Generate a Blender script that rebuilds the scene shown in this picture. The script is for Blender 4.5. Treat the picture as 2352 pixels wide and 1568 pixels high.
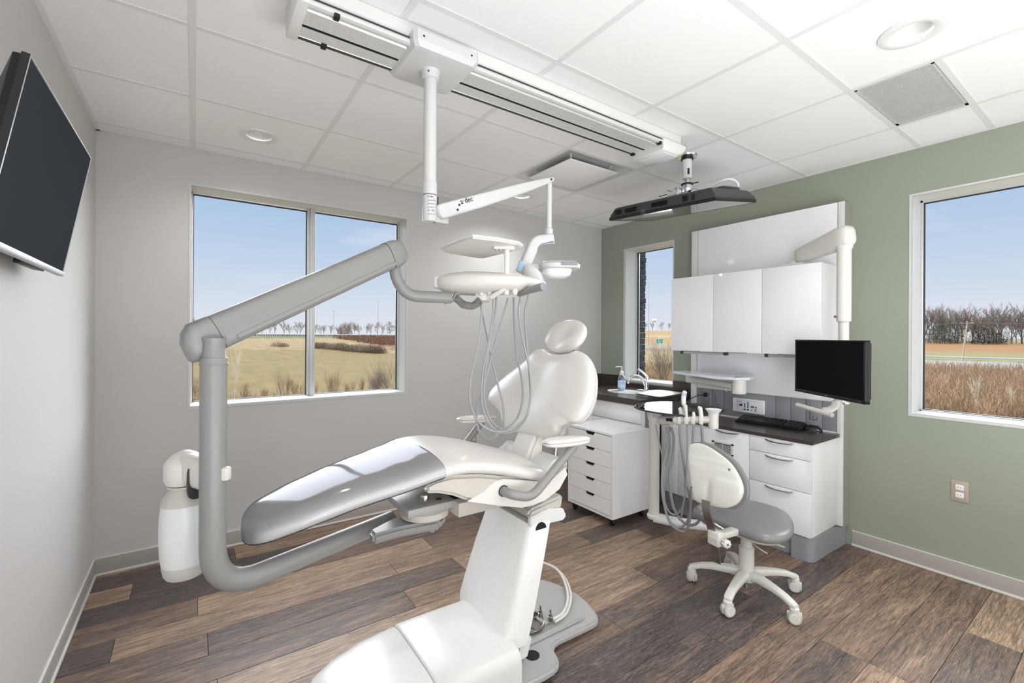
import bpy, bmesh, math, random
from mathutils import Vector, Matrix
R = math.radians
rnd = random.Random(7)
for o in list(bpy.data.objects): bpy.data.objects.remove(o)
SC = bpy.context.scene
COL = SC.collection

# ------------------------------------------------------------ camera
cd = bpy.data.cameras.new('camera'); cam = bpy.data.objects.new('camera', cd); COL.objects.link(cam)
cd.sensor_fit = 'HORIZONTAL'; cd.sensor_width = 36.0
cd.lens = 36.0*1048.7/2352
cd.shift_x = -(1189.0-1176.0)/2352
cd.shift_y = -(784.0-770.3)/2352
cd.clip_start = 0.02; cd.clip_end = 3000
YAW, ROLL = 0.6165, 0.0058
cam.location = (0, 0, 1.342)
cam.matrix_world = Matrix.Translation((0, 0, 1.342)) @ Matrix.Rotation(-YAW, 4, 'Z') @ Matrix.Rotation(R(90), 4, 'X') @ Matrix.Rotation(ROLL, 4, 'Z')
SC.camera = cam
SC.view_settings.view_transform = 'Standard'; SC.view_settings.look = 'None'
SC.view_settings.gamma = 1.0; SC.view_settings.use_curve_mapping = False
SC.view_settings.exposure = 0.22

# ------------------------------------------------------------ sky
def srgb(r, g, b):
    f = lambda c: (c/12.92 if c <= .04045 else ((c+.055)/1.055)**2.4)
    return (f(r/255), f(g/255), f(b/255), 1)
W = bpy.data.worlds.new('sky'); SC.world = W; W.use_nodes = True
nt = W.node_tree; nt.nodes.clear()
def N(t, **k):
    n = nt.nodes.new(t)
    for a, b in k.items(): setattr(n, a, b)
    return n
L = lambda a, b: nt.links.new(a, b)
tc = N('ShaderNodeTexCoord'); sx = N('ShaderNodeSeparateXYZ'); L(tc.outputs['Generated'], sx.inputs[0])
rp = N('ShaderNodeValToRGB'); L(sx.outputs['Z'], rp.inputs[0])
el = rp.color_ramp.elements; el[0].position = 0.0; el[0].color = srgb(233, 238, 246); el[1].position = 1; el[1].color = srgb(120, 168, 222)
for p, c in ((.05, (224, 232, 245)), (.14, (200, 219, 242)), (.25, (176, 205, 237)), (.42, (160, 195, 232))):
    e = el.new(p); e.color = srgb(*c)
mp = N('ShaderNodeMapping'); mp.inputs['Scale'].default_value = (1.6, 1.6, 9); L(tc.outputs['Generated'], mp.inputs[0])
nz = N('ShaderNodeTexNoise'); nz.inputs['Scale'].default_value = 1.7; nz.inputs['Detail'].default_value = 7; nz.inputs['Roughness'].default_value = .55; L(mp.outputs[0], nz.inputs[0])
cr = N('ShaderNodeValToRGB'); L(nz.outputs[0], cr.inputs[0])
cr.color_ramp.elements[0].position = .52; cr.color_ramp.elements[0].color = (0, 0, 0, 1)
cr.color_ramp.elements[1].position = .78; cr.color_ramp.elements[1].color = (.75, .75, .75, 1)
mx = N('ShaderNodeMixRGB'); L(cr.outputs[0], mx.inputs[0]); L(rp.outputs[0], mx.inputs[1]); mx.inputs[2].default_value = srgb(240, 243, 250)
bg = N('ShaderNodeBackground'); L(mx.outputs[0], bg.inputs[0]); bg.inputs[1].default_value = .80
L(bg.outputs[0], N('ShaderNodeOutputWorld').inputs[0])

# ------------------------------------------------------------ sun and room light
def light(name, kind, loc, energy, size=.1, rot=(0, 0, 0), color=(1, 1, 1), shape='DISK', sy=None, spread=None):
    d = bpy.data.lights.new(name, kind); d.energy = energy; d.color = color
    if kind == 'AREA':
        d.shape = shape; d.size = size
        if sy: d.size_y = sy
        if spread: d.spread = spread
    elif kind == 'SUN': d.angle = R(.6)
    o = bpy.data.objects.new(name, d); o.location = loc; o.rotation_euler = rot; COL.objects.link(o); return o
SUN_E = 2.2
light('sun', 'SUN', (0, -5, 30), SUN_E, rot=(R(52), 0, R(-35)), color=(1, .96, .9))
# added wide sun lamp that strengthens the sky's daylight on the window side
g_ = light('daylight_fill', 'SUN', (20, 20, 30), 15, rot=(0, 0, 0), color=(.97, .985, 1)); g_.data.angle = R(110)
g_.rotation_euler = Vector((-.52, -.55, -.62)).to_track_quat('-Z', 'Y').to_euler()
# added unseen fill lights behind the camera: one facing up, one per side wall
light('ceiling_fill', 'AREA', (1.0, -.78, .35), 74, 2.8, rot=(R(180), 0, 0), shape='RECTANGLE', sy=1.2, color=(.93, .965, 1))
light('side_fill', 'AREA', (-.40, -1.0, 1.35), 40, 1.4, rot=(R(90), 0, R(-80)), shape='RECTANGLE', sy=1.9, color=(.93, .965, 1))
light('side_fill', 'AREA', (3.42, -1.2, 1.35), 14, 1.2, rot=(R(90), 0, R(80)), shape='RECTANGLE', sy=1.9, color=(.97, .985, 1))
# spots of the recessed ceiling lamps, plus two unseen ones added behind the camera
for i, (x, y, e) in enumerate([(.295, 2.958, 14), (2.139, 2.971, 26), (2.14, .535, 34), (1.2, -1.2, 10), (2.75, -1.2, 16)]):
    o = light('ceiling_spot', 'SPOT', (x, y, 2.452), e, color=(.98, .99, 1)); o.data.spot_size = R(150); o.data.spot_blend = 1; o.data.shadow_soft_size = .055

# ------------------------------------------------------------ materials
MATS = {}
def mat(name, col, rough=.5, metal=0, bump=0, bscale=60, spec=.5, coat=0, alpha=None, trans=0, emit=0, noise=0, nscale=8, stretch=None):
    if name in MATS: return MATS[name]
    m = bpy.data.materials.new(name); m.use_nodes = True; t = m.node_tree; b = t.nodes['Principled BSDF']
    c = srgb(*col); b.inputs['Base Color'].default_value = c; b.inputs['Roughness'].default_value = rough
    b.inputs['Metallic'].default_value = metal; b.inputs['Specular IOR Level'].default_value = spec
    b.inputs['Coat Weight'].default_value = coat; b.inputs['Coat Roughness'].default_value = .05
    b.inputs['Transmission Weight'].default_value = trans
    if emit: b.inputs['Emission Color'].default_value = c; b.inputs['Emission Strength'].default_value = emit
    tx = t.nodes.new('ShaderNodeTexCoord'); mp = t.nodes.new('ShaderNodeMapping'); t.links.new(tx.outputs['Object'], mp.inputs[0])
    if stretch: mp.inputs['Scale'].default_value = stretch
    n = t.nodes.new('ShaderNodeTexNoise'); n.inputs['Scale'].default_value = nscale if noise else bscale; n.inputs['Detail'].default_value = 4
    t.links.new(mp.outputs[0], n.inputs[0])
    nv = noise if noise else .015
    r = t.nodes.new('ShaderNodeValToRGB')
    r.color_ramp.elements[0].color = tuple(max(0, v*(1-nv)) for v in c[:3])+(1,); r.color_ramp.elements[1].color = tuple(min(1, v*(1+nv)) for v in c[:3])+(1,)
    r.color_ramp.elements[0].position = .3; r.color_ramp.elements[1].position = .7
    t.links.new(n.outputs[0], r.inputs[0]); t.links.new(r.outputs[0], b.inputs['Base Color'])
    if bump:
        n2 = t.nodes.new('ShaderNodeTexNoise'); n2.inputs['Scale'].default_value = bscale; n2.inputs['Detail'].default_value = 3; t.links.new(mp.outputs[0], n2.inputs[0])
        bp = t.nodes.new('ShaderNodeBump'); bp.inputs['Strength'].default_value = bump; bp.inputs['Distance'].default_value = .002
        t.links.new(n2.outputs[0], bp.inputs['Height']); t.links.new(bp.outputs[0], b.inputs['Normal'])
    MATS[name] = m; return m
M = dict(
    wall=mat('wall_paint', (202, 200, 198), .6, bump=.25, bscale=220),
    green=mat('green_paint', (150, 157, 141), .48, bump=.2, bscale=220),
    ceil=mat('ceiling_tile', (242, 241, 240), .9, bump=.5, bscale=320),
    tee=mat('grid_metal', (226, 225, 224), .5),
    base=mat('vinyl_baseboard', (176, 171, 164), .5), basetrim=mat('baseboard_edge', (222, 219, 214), .5),
    reveal=mat('window_return', (206, 207, 205), .4), frame=mat('window_aluminium', (205, 206, 205), .35, .35),
    gasket=mat('black_gasket', (25, 25, 27), .6),
    lampw=mat('lamp_white', (208, 208, 207), .32), lam=mat('white_laminate', (247, 247, 246), .35), ped=mat('pedestal_white', (243, 243, 241), .34),
    white=mat('white_plastic', (226, 225, 223), .32), offw=mat('warm_white_plastic', (222, 219, 212), .38),
    gloss=mat('white_lacquer', (244, 244, 247), .08, coat=.4), cabside=mat('cabinet_white', (240, 240, 240), .3),
    vinyl=mat('light_upholstery', (218, 214, 209), .3, bump=.08, bscale=500), film=mat('clear_leg_cover', (212, 214, 222), .12, coat=.3, bump=.25, bscale=7),
    armgrey=mat('grey_enamel', (142, 141, 139), .34), under=mat('beige_grey_plastic', (196, 191, 183), .42),
    platec=mat('cast_grey', (172, 171, 169), .38), hose=mat('grey_hose', (150, 151, 151), .35),
    darkgrey=mat('dark_plastic', (58, 58, 60), .45), black=mat('black_plastic', (14, 14, 16), .4), matblack=mat('matt_black', (20, 20, 20), .8),
    screen=mat('dark_screen', (62, 67, 72), .8, spec=0), chrome=mat('chrome', (225, 225, 228), .08, 1), steel=mat('brushed_steel', (165, 160, 155), .28, 1),
    rib=mat('ribbed_aluminium', (214, 213, 211), .35, .2), brown=mat('brown_worktop', (68, 60, 56), .2, noise=.12, nscale=40),
    strip=mat('grey_panel', (140, 141, 146), .35), toe=mat('grey_toe_kick', (146, 148, 152), .45), mid=mat('grey_vinyl', (128, 128, 128), .3, bump=.08, bscale=500),
    stoolw=mat('stool_white', (216, 215, 206), .28), caster=mat('caster_grey', (190, 186, 178), .45), plate=mat('outlet_plate', (178, 163, 148), .35),
    ceramic=mat('ceramic', (238, 238, 236), .1), label=mat('printed_label', (225, 225, 225), .5), ink=mat('ink', (30, 30, 32), .5),
    blueink=mat('blue_display', (30, 40, 110), .3), yellow=mat('olive_display', (120, 112, 40), .3), red=mat('red_key', (170, 60, 40), .4), greenk=mat('green_key', (70, 150, 120), .4),
    lblue=mat('pale_blue_trim', (168, 205, 226), .4), grille=mat('grille_metal', (196, 196, 195), .4), lens=mat('lamp_lens', (235, 236, 236), .15),
    shelf=mat('translucent_shelf', (224, 228, 236), .12), redbit=mat('red_wrap', (120, 20, 50), .5),
    signg=mat('sign_green', (0, 150, 120), .5), signw=mat('sign_white', (240, 240, 240), .5), pole=mat('galvanised', (150, 152, 156), .6),
    stone=mat('dark_stone', (60, 62, 70), .9, noise=.4, nscale=20), timber=mat('weathered_timber', (176, 160, 140), .8),
    twig=mat('bare_twigs', (118, 108, 100), .9), twigp=mat('pale_twigs', (128, 116, 98), .9), twigr=mat('reddish_twigs', (116, 90, 74), .9), bush=mat('dense_bush', (104, 88, 72), .9), evergreen=mat('evergreen', (54, 56, 36), .9),
    thicket=mat('dry_thicket', (156, 132, 108), .9, noise=.35, nscale=.6), road=mat('concrete_road', (150, 148, 146), .8), rail=mat('guard_rail', (200, 202, 204), .5, .3))
def glassmat(name, ior=1.45, tint=(1, 1, 1), extra=0.0, rough=0.0, gl=(1, 1, 1)):
    m = bpy.data.materials.new(name); m.use_nodes = True; t = m.node_tree; t.nodes.clear()
    o = t.nodes.new('ShaderNodeOutputMaterial'); mi = t.nodes.new('ShaderNodeMixShader'); tr = t.nodes.new('ShaderNodeBsdfTransparent'); g = t.nodes.new('ShaderNodeBsdfGlossy')
    fr = t.nodes.new('ShaderNodeFresnel'); fr.inputs[0].default_value = ior; tr.inputs[0].default_value = tint+(1,); g.inputs['Roughness'].default_value = rough; g.inputs['Color'].default_value = gl+(1,)
    ad = t.nodes.new('ShaderNodeMath'); ad.operation = 'ADD'; ad.inputs[1].default_value = extra; ad.use_clamp = True
    t.links.new(fr.outputs[0], ad.inputs[0]); t.links.new(ad.outputs[0], mi.inputs[0]); t.links.new(tr.outputs[0], mi.inputs[1]); t.links.new(g.outputs[0], mi.inputs[2]); t.links.new(mi.outputs[0], o.inputs[0])
    return m
M['glass'] = glassmat('window_glass', 1.05)
M['film'] = glassmat('clear_leg_film', 1.3, (.97, .975, 1), .02, .08, (.48, .5, .55))
M['tint'] = glassmat('smoked_glass', 1.5, (.45, .46, .47), .0, .03, (.5, .55, .58))
M['clear'] = glassmat('clear_plastic', 1.3, (.86, .92, .96), .08, .05)
def bottle_mat():
    m = mat('translucent_bottle', (226, 230, 228), .3); b = m.node_tree.nodes['Principled BSDF']; b.inputs['Subsurface Weight'].default_value = .4; b.inputs['Subsurface Radius'].default_value = (.05, .05, .05); return m
M['bottle'] = bottle_mat()
def mirror_screen():
    return mat('reflective_screen', (60, 62, 64), .04, .92, spec=1)
M['mirror'] = mirror_screen()

def wood():
    m = bpy.data.materials.new('vinyl_wood_plank'); m.use_nodes = True; t = m.node_tree; b = t.nodes['Principled BSDF']
    n = lambda k, **a: [setattr(x, q, v) for x in [t.nodes.new(k)] for q, v in a.items()] and None or t.nodes[-1] if a else t.nodes.new(k)
    l = t.links.new
    tx = t.nodes.new('ShaderNodeTexCoord'); oi = t.nodes.new('ShaderNodeObjectInfo')
    ad = t.nodes.new('ShaderNodeVectorMath'); ad.operation = 'MULTIPLY_ADD'
    cb = t.nodes.new('ShaderNodeCombineXYZ'); [l(oi.outputs['Random'], cb.inputs[i]) for i in range(3)]
    l(cb.outputs[0], ad.inputs[0]); ad.inputs[1].default_value = (37, 53, 71); l(tx.outputs['Object'], ad.inputs[2])
    def noise(scale, vec, detail=5, rough=.6, dist=0):
        mp = t.nodes.new('ShaderNodeMapping'); mp.inputs['Scale'].default_value = vec; l(ad.outputs[0], mp.inputs[0])
        q = t.nodes.new('ShaderNodeTexNoise'); q.inputs['Scale'].default_value = scale; q.inputs['Detail'].default_value = detail; q.inputs['Roughness'].default_value = rough; q.inputs['Distortion'].default_value = dist
        l(mp.outputs[0], q.inputs[0]); return q.outputs[0]
    big = noise(3.0, (.8, 6.5, 1), 5, .62, 1.2); fine = noise(14, (.9, 15, 1), 8, .75, .5); mid = noise(6, (.8, 12, 1), 6, .7, 1.8); streak = noise(34, (.8, 14, 1), 4, .65, .5)
    base = t.nodes.new('ShaderNodeValToRGB'); e = base.color_ramp.elements; base.color_ramp.interpolation = 'LINEAR'
    # plank tone from the object's random value shifted by the broad figure
    s = t.nodes.new('ShaderNodeMath'); s.operation = 'MULTIPLY_ADD'; l(big, s.inputs[0]); s.inputs[1].default_value = 1.5; s.inputs[2].default_value = -.74
    s2 = t.nodes.new('ShaderNodeMath'); s2.operation = 'ADD'; s2.use_clamp = True; s0 = t.nodes.new('ShaderNodeMath'); s0.operation = 'MULTIPLY'; s0.inputs[1].default_value = .95; l(oi.outputs['Random'], s0.inputs[0]); l(s0.outputs[0], s2.inputs[0]); l(s.outputs[0], s2.inputs[1]); l(s2.outputs[0], base.inputs[0])
    e[0].position = 0; e[0].color = srgb(88, 80, 80); e[1].position = 1; e[1].color = srgb(184, 158, 134)
    for p, c in ((.25, (108, 96, 90)), (.45, (134, 112, 98)), (.65, (152, 127, 108)), (.82, (168, 143, 122))):
        x = e.new(p); x.color = srgb(*c)
    r2 = t.nodes.new('ShaderNodeValToRGB'); l(fine, r2.inputs[0]); q = r2.color_ramp.elements; q[0].position = .36; q[0].color = (.30, .28, .27, 1); q[1].position = .58; q[1].color = (1.0, 1.0, 1.0, 1)
    m1 = t.nodes.new('ShaderNodeMixRGB'); m1.blend_type = 'MULTIPLY'; m1.inputs[0].default_value = .75; l(base.outputs[0], m1.inputs[1]); l(r2.outputs[0], m1.inputs[2])
    r3 = t.nodes.new('ShaderNodeValToRGB'); l(mid, r3.inputs[0]); q = r3.color_ramp.elements; q[0].position = .38; q[0].color = (.42, .39, .37, 1); q[1].position = .58; q[1].color = (1.2, 1.17, 1.14, 1)
    m2 = t.nodes.new('ShaderNodeMixRGB'); m2.blend_type = 'MULTIPLY'; m2.inputs[0].default_value = .85; l(m1.outputs[0], m2.inputs[1]); l(r3.outputs[0], m2.inputs[2])
    r4 = t.nodes.new('ShaderNodeValToRGB'); l(streak, r4.inputs[0]); q = r4.color_ramp.elements; q[0].position = .56; q[0].color = (0, 0, 0, 1); q[1].position = .70; q[1].color = (.55, .55, .55, 1)
    m3 = t.nodes.new('ShaderNodeMixRGB'); l(r4.outputs[0], m3.inputs[0]); l(m2.outputs[0], m3.inputs[1]); m3.inputs[2].default_value = srgb(196, 180, 164)
    l(m3.outputs[0], b.inputs['Base Color'])
    b.inputs['Roughness'].default_value = .42
    bp = t.nodes.new('ShaderNodeBump'); bp.inputs['Strength'].default_value = .25; bp.inputs['Distance'].default_value = .001; l(fine, bp.inputs['Height']); l(bp.outputs[0], b.inputs['Normal'])
    return m
M['wood'] = wood()

# ------------------------------------------------------------ builders
ORG = {}
T = [Matrix.Identity(4)]          # current local frame for shapes
def thing(name, label, cat, loc=(0, 0, 0), group=None):
    o = bpy.data.objects.new(name, None); o.empty_display_size = .1; COL.objects.link(o); o.location = loc
    o['label'] = label; o['category'] = cat
    if group: o['group'] = group
    ORG[o] = Vector(loc); return o
def tag(o, label, cat, group=None, kind=None):
    if label: o['label'] = label
    if cat: o['category'] = cat
    if group: o['group'] = group
    if kind: o['kind'] = kind
    return o
def emit(name, verts, faces, m, parent=None, smooth=False, mats=None, fm=None, org=None, angle=35):
    me = bpy.data.meshes.new(name)
    vs = [T[0] @ Vector(v) for v in verts]
    if parent is not None: off = ORG[parent]
    else:
        off = Vector(org) if org is not None else Vector((sum(v.x for v in vs)/len(vs), sum(v.y for v in vs)/len(vs), min(v.z for v in vs)))
    me.from_pydata([v-off for v in vs], [], faces)
    bm = bmesh.new(); bm.from_mesh(me); bmesh.ops.remove_doubles(bm, verts=bm.verts, dist=1e-6); bmesh.ops.recalc_face_normals(bm, faces=bm.faces); bm.to_mesh(me); bm.free()
    for x in (mats or [m]): me.materials.append(x)
    if smooth:
        for p in me.polygons: p.use_smooth = True
        try: me.set_sharp_from_angle(angle=R(angle))
        except Exception: pass
    o = bpy.data.objects.new(name, me); COL.objects.link(o)
    if parent is not None: o.parent = parent
    else: o.location = off
    ORG[o] = off
    return o
def bmobj(name, bm, m, parent=None, smooth=False, angle=35, org=None):
    vs = [v.co.copy() for v in bm.verts]; bm.verts.index_update(); fs = [[v.index for v in f.verts] for f in bm.faces]; bm.free()
    return emit(name, vs, fs, m, parent, smooth, angle=angle, org=org)
def bm_box(bm, a, b, bev=0, seg=2):
    r = bmesh.ops.create_cube(bm, size=1); vs = r['verts']
    for v in vs: v.co = Vector([(a[i]+b[i])/2+v.co[i]*(b[i]-a[i]) for i in range(3)])
    if bev:
        es = set(e for v in vs for e in v.link_edges)
        bmesh.ops.bevel(bm, geom=list(es), offset=bev, segments=seg, profile=.5, affect='EDGES', clamp_overlap=True)
def box(name, a, b, m, parent=None, bev=0, seg=2, org=None):
    bm = bmesh.new(); bm_box(bm, a, b, bev, seg); return bmobj(name, bm, m, parent, bool(bev), org=org)
def boxes(name, lst, m, parent=None, bev=0, org=None):
    bm = bmesh.new()
    for a, b in lst: bm_box(bm, a, b, bev)
    return bmobj(name, bm, m, parent, bool(bev), org=org)
def extr(name, pts, ax, v0, v1, m, parent=None, bev=0, seg=2, smooth=True):
    """closed polygon pts (2D, the two axes other than ax, or 3D points whose ax is ignored) pushed from v0 to v1 along ax"""
    i = 'XYZ'.index(ax); oth = [k for k in range(3) if k != i]
    P2 = [(p[oth[0]], p[oth[1]]) if len(p) == 3 else p for p in pts]
    def mk(p, v): c = [0, 0, 0]; c[oth[0]] = p[0]; c[oth[1]] = p[1]; c[i] = v; return Vector(c)
    bm = bmesh.new(); a = [bm.verts.new(mk(p, v0)) for p in P2]; b = [bm.verts.new(mk(p, v1)) for p in P2]; n = len(P2)
    bm.faces.new(a); bm.faces.new(b[::-1])
    for k in range(n): bm.faces.new((a[k], a[(k+1) % n], b[(k+1) % n], b[k]))
    bmesh.ops.recalc_face_normals(bm, faces=bm.faces)
    if bev: bmesh.ops.bevel(bm, geom=[e for e in bm.edges if e.calc_face_angle(0) > R(25)], offset=bev, segments=seg, affect='EDGES', clamp_overlap=True)
    return bmobj(name, bm, m, parent, smooth)
def crom(pts, n=8, closed=False):
    P = [Vector(p) for p in pts]; out = []; K = len(P)
    for i in range(K if closed else K-1):
        p1 = P[i]; p2 = P[(i+1) % K]
        p0 = P[i-1] if (i > 0 or closed) else p1*2-p2
        p3 = P[(i+2) % K] if (i+2 < K or closed) else p2*2-p1
        for k in range(n):
            t = k/n
            out.append(.5*((2*p1)+(p2-p0)*t+(2*p0-5*p1+4*p2-p3)*t*t+(3*p1-p0-3*p2+p3)*t**3))
    if not closed: out.append(P[-1])
    return out
def bend(pts, rad=.05, n=6):
    """polyline with rounded corners"""
    P = [Vector(p) for p in pts]; out = [P[0]]
    for i in range(1, len(P)-1):
        a = P[i-1]-P[i]; b = P[i+1]-P[i]; r = min(rad, a.length*.49, b.length*.49)
        p = P[i]+a.normalized()*r; q = P[i]+b.normalized()*r
        for k in range(n+1):
            t = k/n; out.append((1-t)**2*p+2*t*(1-t)*P[i]+t*t*q)
    out.append(P[-1]); return out
def tubevf(pts, r, n=12, caps=True, sq=None):
    P = [Vector(p) for p in pts]; K = len(P); vs = []; fs = []
    d = [(P[min(i+1, K-1)]-P[max(i-1, 0)]).normalized() for i in range(K)]
    u = d[0].orthogonal().normalized()
    if abs(d[0].z) < .9: u = (Vector((0, 0, 1))-d[0]*d[0].z).normalized()
    for i in range(K):
        u = (u-d[i]*u.dot(d[i]));
        if u.length < 1e-6: u = d[i].orthogonal()
        u.normalize(); w = d[i].cross(u); rr = r[i] if isinstance(r, (list, tuple)) else r
        for k in range(n):
            a = 2*math.pi*k/n; ca, sa = math.cos(a), math.sin(a)
            if sq:   # superellipse section: sq = (half height, half width, exponent) multiplied by rr
                e = 2/sq[2]; ca = math.copysign(abs(ca)**e, ca)*sq[0]; sa = math.copysign(abs(sa)**e, sa)*sq[1]
            vs.append(P[i]+u*ca*rr+w*sa*rr)
    for i in range(K-1):
        for k in range(n): fs.append((i*n+k, i*n+(k+1) % n, (i+1)*n+(k+1) % n, (i+1)*n+k))
    if caps: fs.append(tuple(range(n))[::-1]); fs.append(tuple((K-1)*n+k for k in range(n)))
    return vs, fs
def tube(name, pts, r, m, parent=None, n=14, sq=None, org=None):
    vs, fs = tubevf(pts, r, n, sq=sq); return emit(name, vs, fs, m, parent, True, org=org)
def tubes(name, lst, m, parent=None, n=8, org=None):
    V = []; F = []
    for pts, r in lst:
        vs, fs = tubevf(pts, r, n); k = len(V); V += vs; F += [tuple(i+k for i in f) for f in fs]
    return emit(name, V, F, m, parent, True, org=org)
def lathe(name, prof, c, m, parent=None, axis='Z', n=32, angle=35, caps=True):
    """prof: (radius, height) pairs along the axis from centre c"""
    vs = []; fs = []; K = len(prof); c = Vector(c)
    for r, h in prof:
        for k in range(n):
            a = 2*math.pi*k/n; x, y = r*math.cos(a), r*math.sin(a)
            if isinstance(axis, Vector):
                q = axis.normalized(); u = q.orthogonal().normalized(); w = q.cross(u); vs.append(c+u*x+w*y+q*h)
            else: vs.append(c+Vector({'Z': (x, y, h), 'X': (h, x, y), 'Y': (x, h, y)}[axis]))
    for i in range(K-1):
        for k in range(n): fs.append((i*n+k, i*n+(k+1) % n, (i+1)*n+(k+1) % n, (i+1)*n+k))
    if caps and prof[0][0] > 1e-5: fs.append(tuple(range(n)))
    if caps and prof[-1][0] > 1e-5: fs.append(tuple((K-1)*n+k for k in range(n)))
    return emit(name, vs, fs, m, parent, True, angle=angle)
def loft(name, rings, m, parent=None, angle=50, caps=True):
    n = len(rings[0]); vs = [v for r in rings for v in r]; fs = []
    for i in range(len(rings)-1):
        for k in range(n): fs.append((i*n+k, i*n+(k+1) % n, (i+1)*n+(k+1) % n, (i+1)*n+k))
    if caps: fs.append(tuple(range(n))); fs.append(tuple((len(rings)-1)*n+k for k in range(n)))
    return emit(name, vs, fs, m, parent, True, angle=angle)
def sup(a, e): return math.copysign(abs(math.cos(a))**(2/e), math.cos(a)), math.copysign(abs(math.sin(a))**(2/e), math.sin(a))
def pillow(name, outline, tf, tb, nrm, m, parent=None, p=2.6, rings=9, dent=None, n=5, smooth_out=True):
    """closed 3D outline filled on both sides with a rounded cushion; tf / tb thickness in front of / behind the outline along nrm"""
    O = crom(outline, n, True) if smooth_out else [Vector(q) for q in outline]
    c = sum(O, Vector())/len(O); nv = Vector(nrm).normalized(); K = len(O); vs = []; fs = []
    def layer(t, sgn):
        L_ = []
        for j in range(1, rings+1):
            a = (math.pi/2)*j/rings; s = max(0, math.cos(a))**(2/p); w = t*math.sin(a)**(2/p)
            if s < 1e-4: break
            L_.append([c+(q-c)*s+nv*(sgn*w*(1 if dent is None or sgn < 0 else dent(c+(q-c)*s))) for q in O])
        return L_, c+nv*sgn*t*(1 if dent is None or sgn < 0 else dent(c))
    F_, cf = layer(tf, 1); B_, cb = layer(tb, -1)
    seq = B_[::-1]+[O]+F_; vs = [v for r in seq for v in r]
    for i in range(len(seq)-1):
        for k in range(K): fs.append((i*K+k, i*K+(k+1) % K, (i+1)*K+(k+1) % K, (i+1)*K+k))
    vs += [cb, cf]; ib = len(vs)-2
    for k in range(K): fs.append((ib, (k+1) % K, k)); fs.append((ib+1, (len(seq)-1)*K+k, (len(seq)-1)*K+(k+1) % K))
    return emit(name, vs, fs, m, parent, True, angle=60)
def text(name, s, loc, size, xdir, up, m, parent=None, ext=.0006):
    c = bpy.data.curves.new(name, 'FONT'); c.body = s; c.size = size; c.extrude = ext; c.resolution_u = 2
    o = bpy.data.objects.new(name, c); COL.objects.link(o); bpy.context.view_layer.update()
    me = bpy.data.meshes.new_from_object(o.evaluated_get(bpy.context.evaluated_depsgraph_get())); bpy.data.objects.remove(o)
    X = Vector(xdir).normalized(); Z = X.cross(Vector(up)).normalized(); Y = Z.cross(X)
    mm = Matrix((X, Y, Z)).transposed().to_4x4(); mm.translation = Vector(loc)
    vs = [mm @ v.co for v in me.vertices]; fs = [tuple(p.vertices) for p in me.polygons]
    return emit(name, vs, fs, m, parent)
def dup(src, parent=None, loc=None):
    c = src.copy(); COL.objects.link(c)
    if parent is not None: c.parent = parent
    if loc is not None: c.location = loc
    ORG[c] = ORG[src]; return c
def dup_tree(src, loc):
    r = dup(src, None, loc)
    for ch in list(src.children):
        a = dup(ch, r)
        for g in list(ch.children): dup(g, a)
    return r

# ------------------------------------------------------------ room shell
ZC, YA, XG, XL, YB = 2.46, 3.399, 3.479, -.446, -1.9
def struct(o, label=None): o['kind'] = 'structure'; 
def ST(o): o['kind'] = 'structure'; return o
fl = ST(box('floor', (XL-.15, YB-.15, -.12), (XG+.24, YA+.24, -.004), M['matblack'], org=(0, 0, -.12)))
rows = []
y = .695-.178*15; k = 0
while y < YA+.02:
    rows.append((k, y)); y += .178; k += 1
PL = {}
ends = {14: 2.28, 15: 2.274, 16: 2.274, 13: 2.89, 24: .055, 25: -.276, 22: 1.3, 23: .9}
for k, y in rows:
    s = ends.get(k, (k*.47) % 1.22); x = s-1.22*4
    while x < XG:
        a, b = max(x, XL), min(x+1.22, XG); ya, yb = max(y, YB), min(y+.178, YA)
        if b-a > .02 and yb-ya > .02:
            key = (round(b-a, 3), round(yb-ya, 3))
            if key not in PL:
                w, h = key; e = .0009
                bm = bmesh.new(); bm_box(bm, (e, e, -.005), (w-e, h-e, 0)); bmesh.ops.bevel(bm, geom=[q for q in bm.edges if min(q.verts[0].co.z, q.verts[1].co.z) > -.001], offset=.0008, segments=1, affect='EDGES')
                o = bmobj('floor_plank', bm, M['wood'], org=(0, 0, 0)); PL[key] = o.data
                o.parent = fl; ORG[o] = ORG[fl]
            else:
                o = bpy.data.objects.new('floor_plank', PL[key]); COL.objects.link(o); o.parent = fl
            o.location = Vector((a, ya, 0))-ORG[fl]
        x += 1.22
def wall_holes(name, ax, v0, v1, lo, hi, z0, z1, holes, m, org):
    """slab between v0 and v1 on axis ax, spanning lo..hi on the other; holes (a,b,za,zb)"""
    L_ = []
    cuts = sorted(holes); cur = lo
    for a, b, za, zb in cuts:
        if a > cur: L_.append((cur, a, z0, z1))
        L_.append((a, b, z0, za)); L_.append((a, b, zb, z1)); cur = b
    if cur < hi: L_.append((cur, hi, z0, z1))
    bl = [(((v0, a, c), (v1, b, d)) if ax == 'X' else ((a, v0, c), (b, v1, d))) for a, b, c, d in L_ if b-a > 1e-4 and d-c > 1e-4]
    bm = bmesh.new()
    for a, b in bl: bm_box(bm, a, b)
    return ST(bmobj(name, bm, m, org=org))
WA = (-.022, 1.347, .893, 2.244); WN = (2.516, 3.083, .907, 2.194); WR = (-.55, .866, .886, 2.187)
wl = wall_holes('wall_left', 'X', XL-.12, XL, YB-.15, YA, 0, 2.62, [], M['wall'], (XL, 0, 0))
wf = wall_holes('wall_front', 'Y', YA, YA+.23, XL-.12, XG+.23, 0, 2.62, [WA], M['wall'], (0, YA, 0))
wr = wall_holes('wall_right', 'X', XG, XG+.23, YB-.15, YA, 0, 2.62, [WR, WN], M['green'], (XG, 0, 0))
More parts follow.
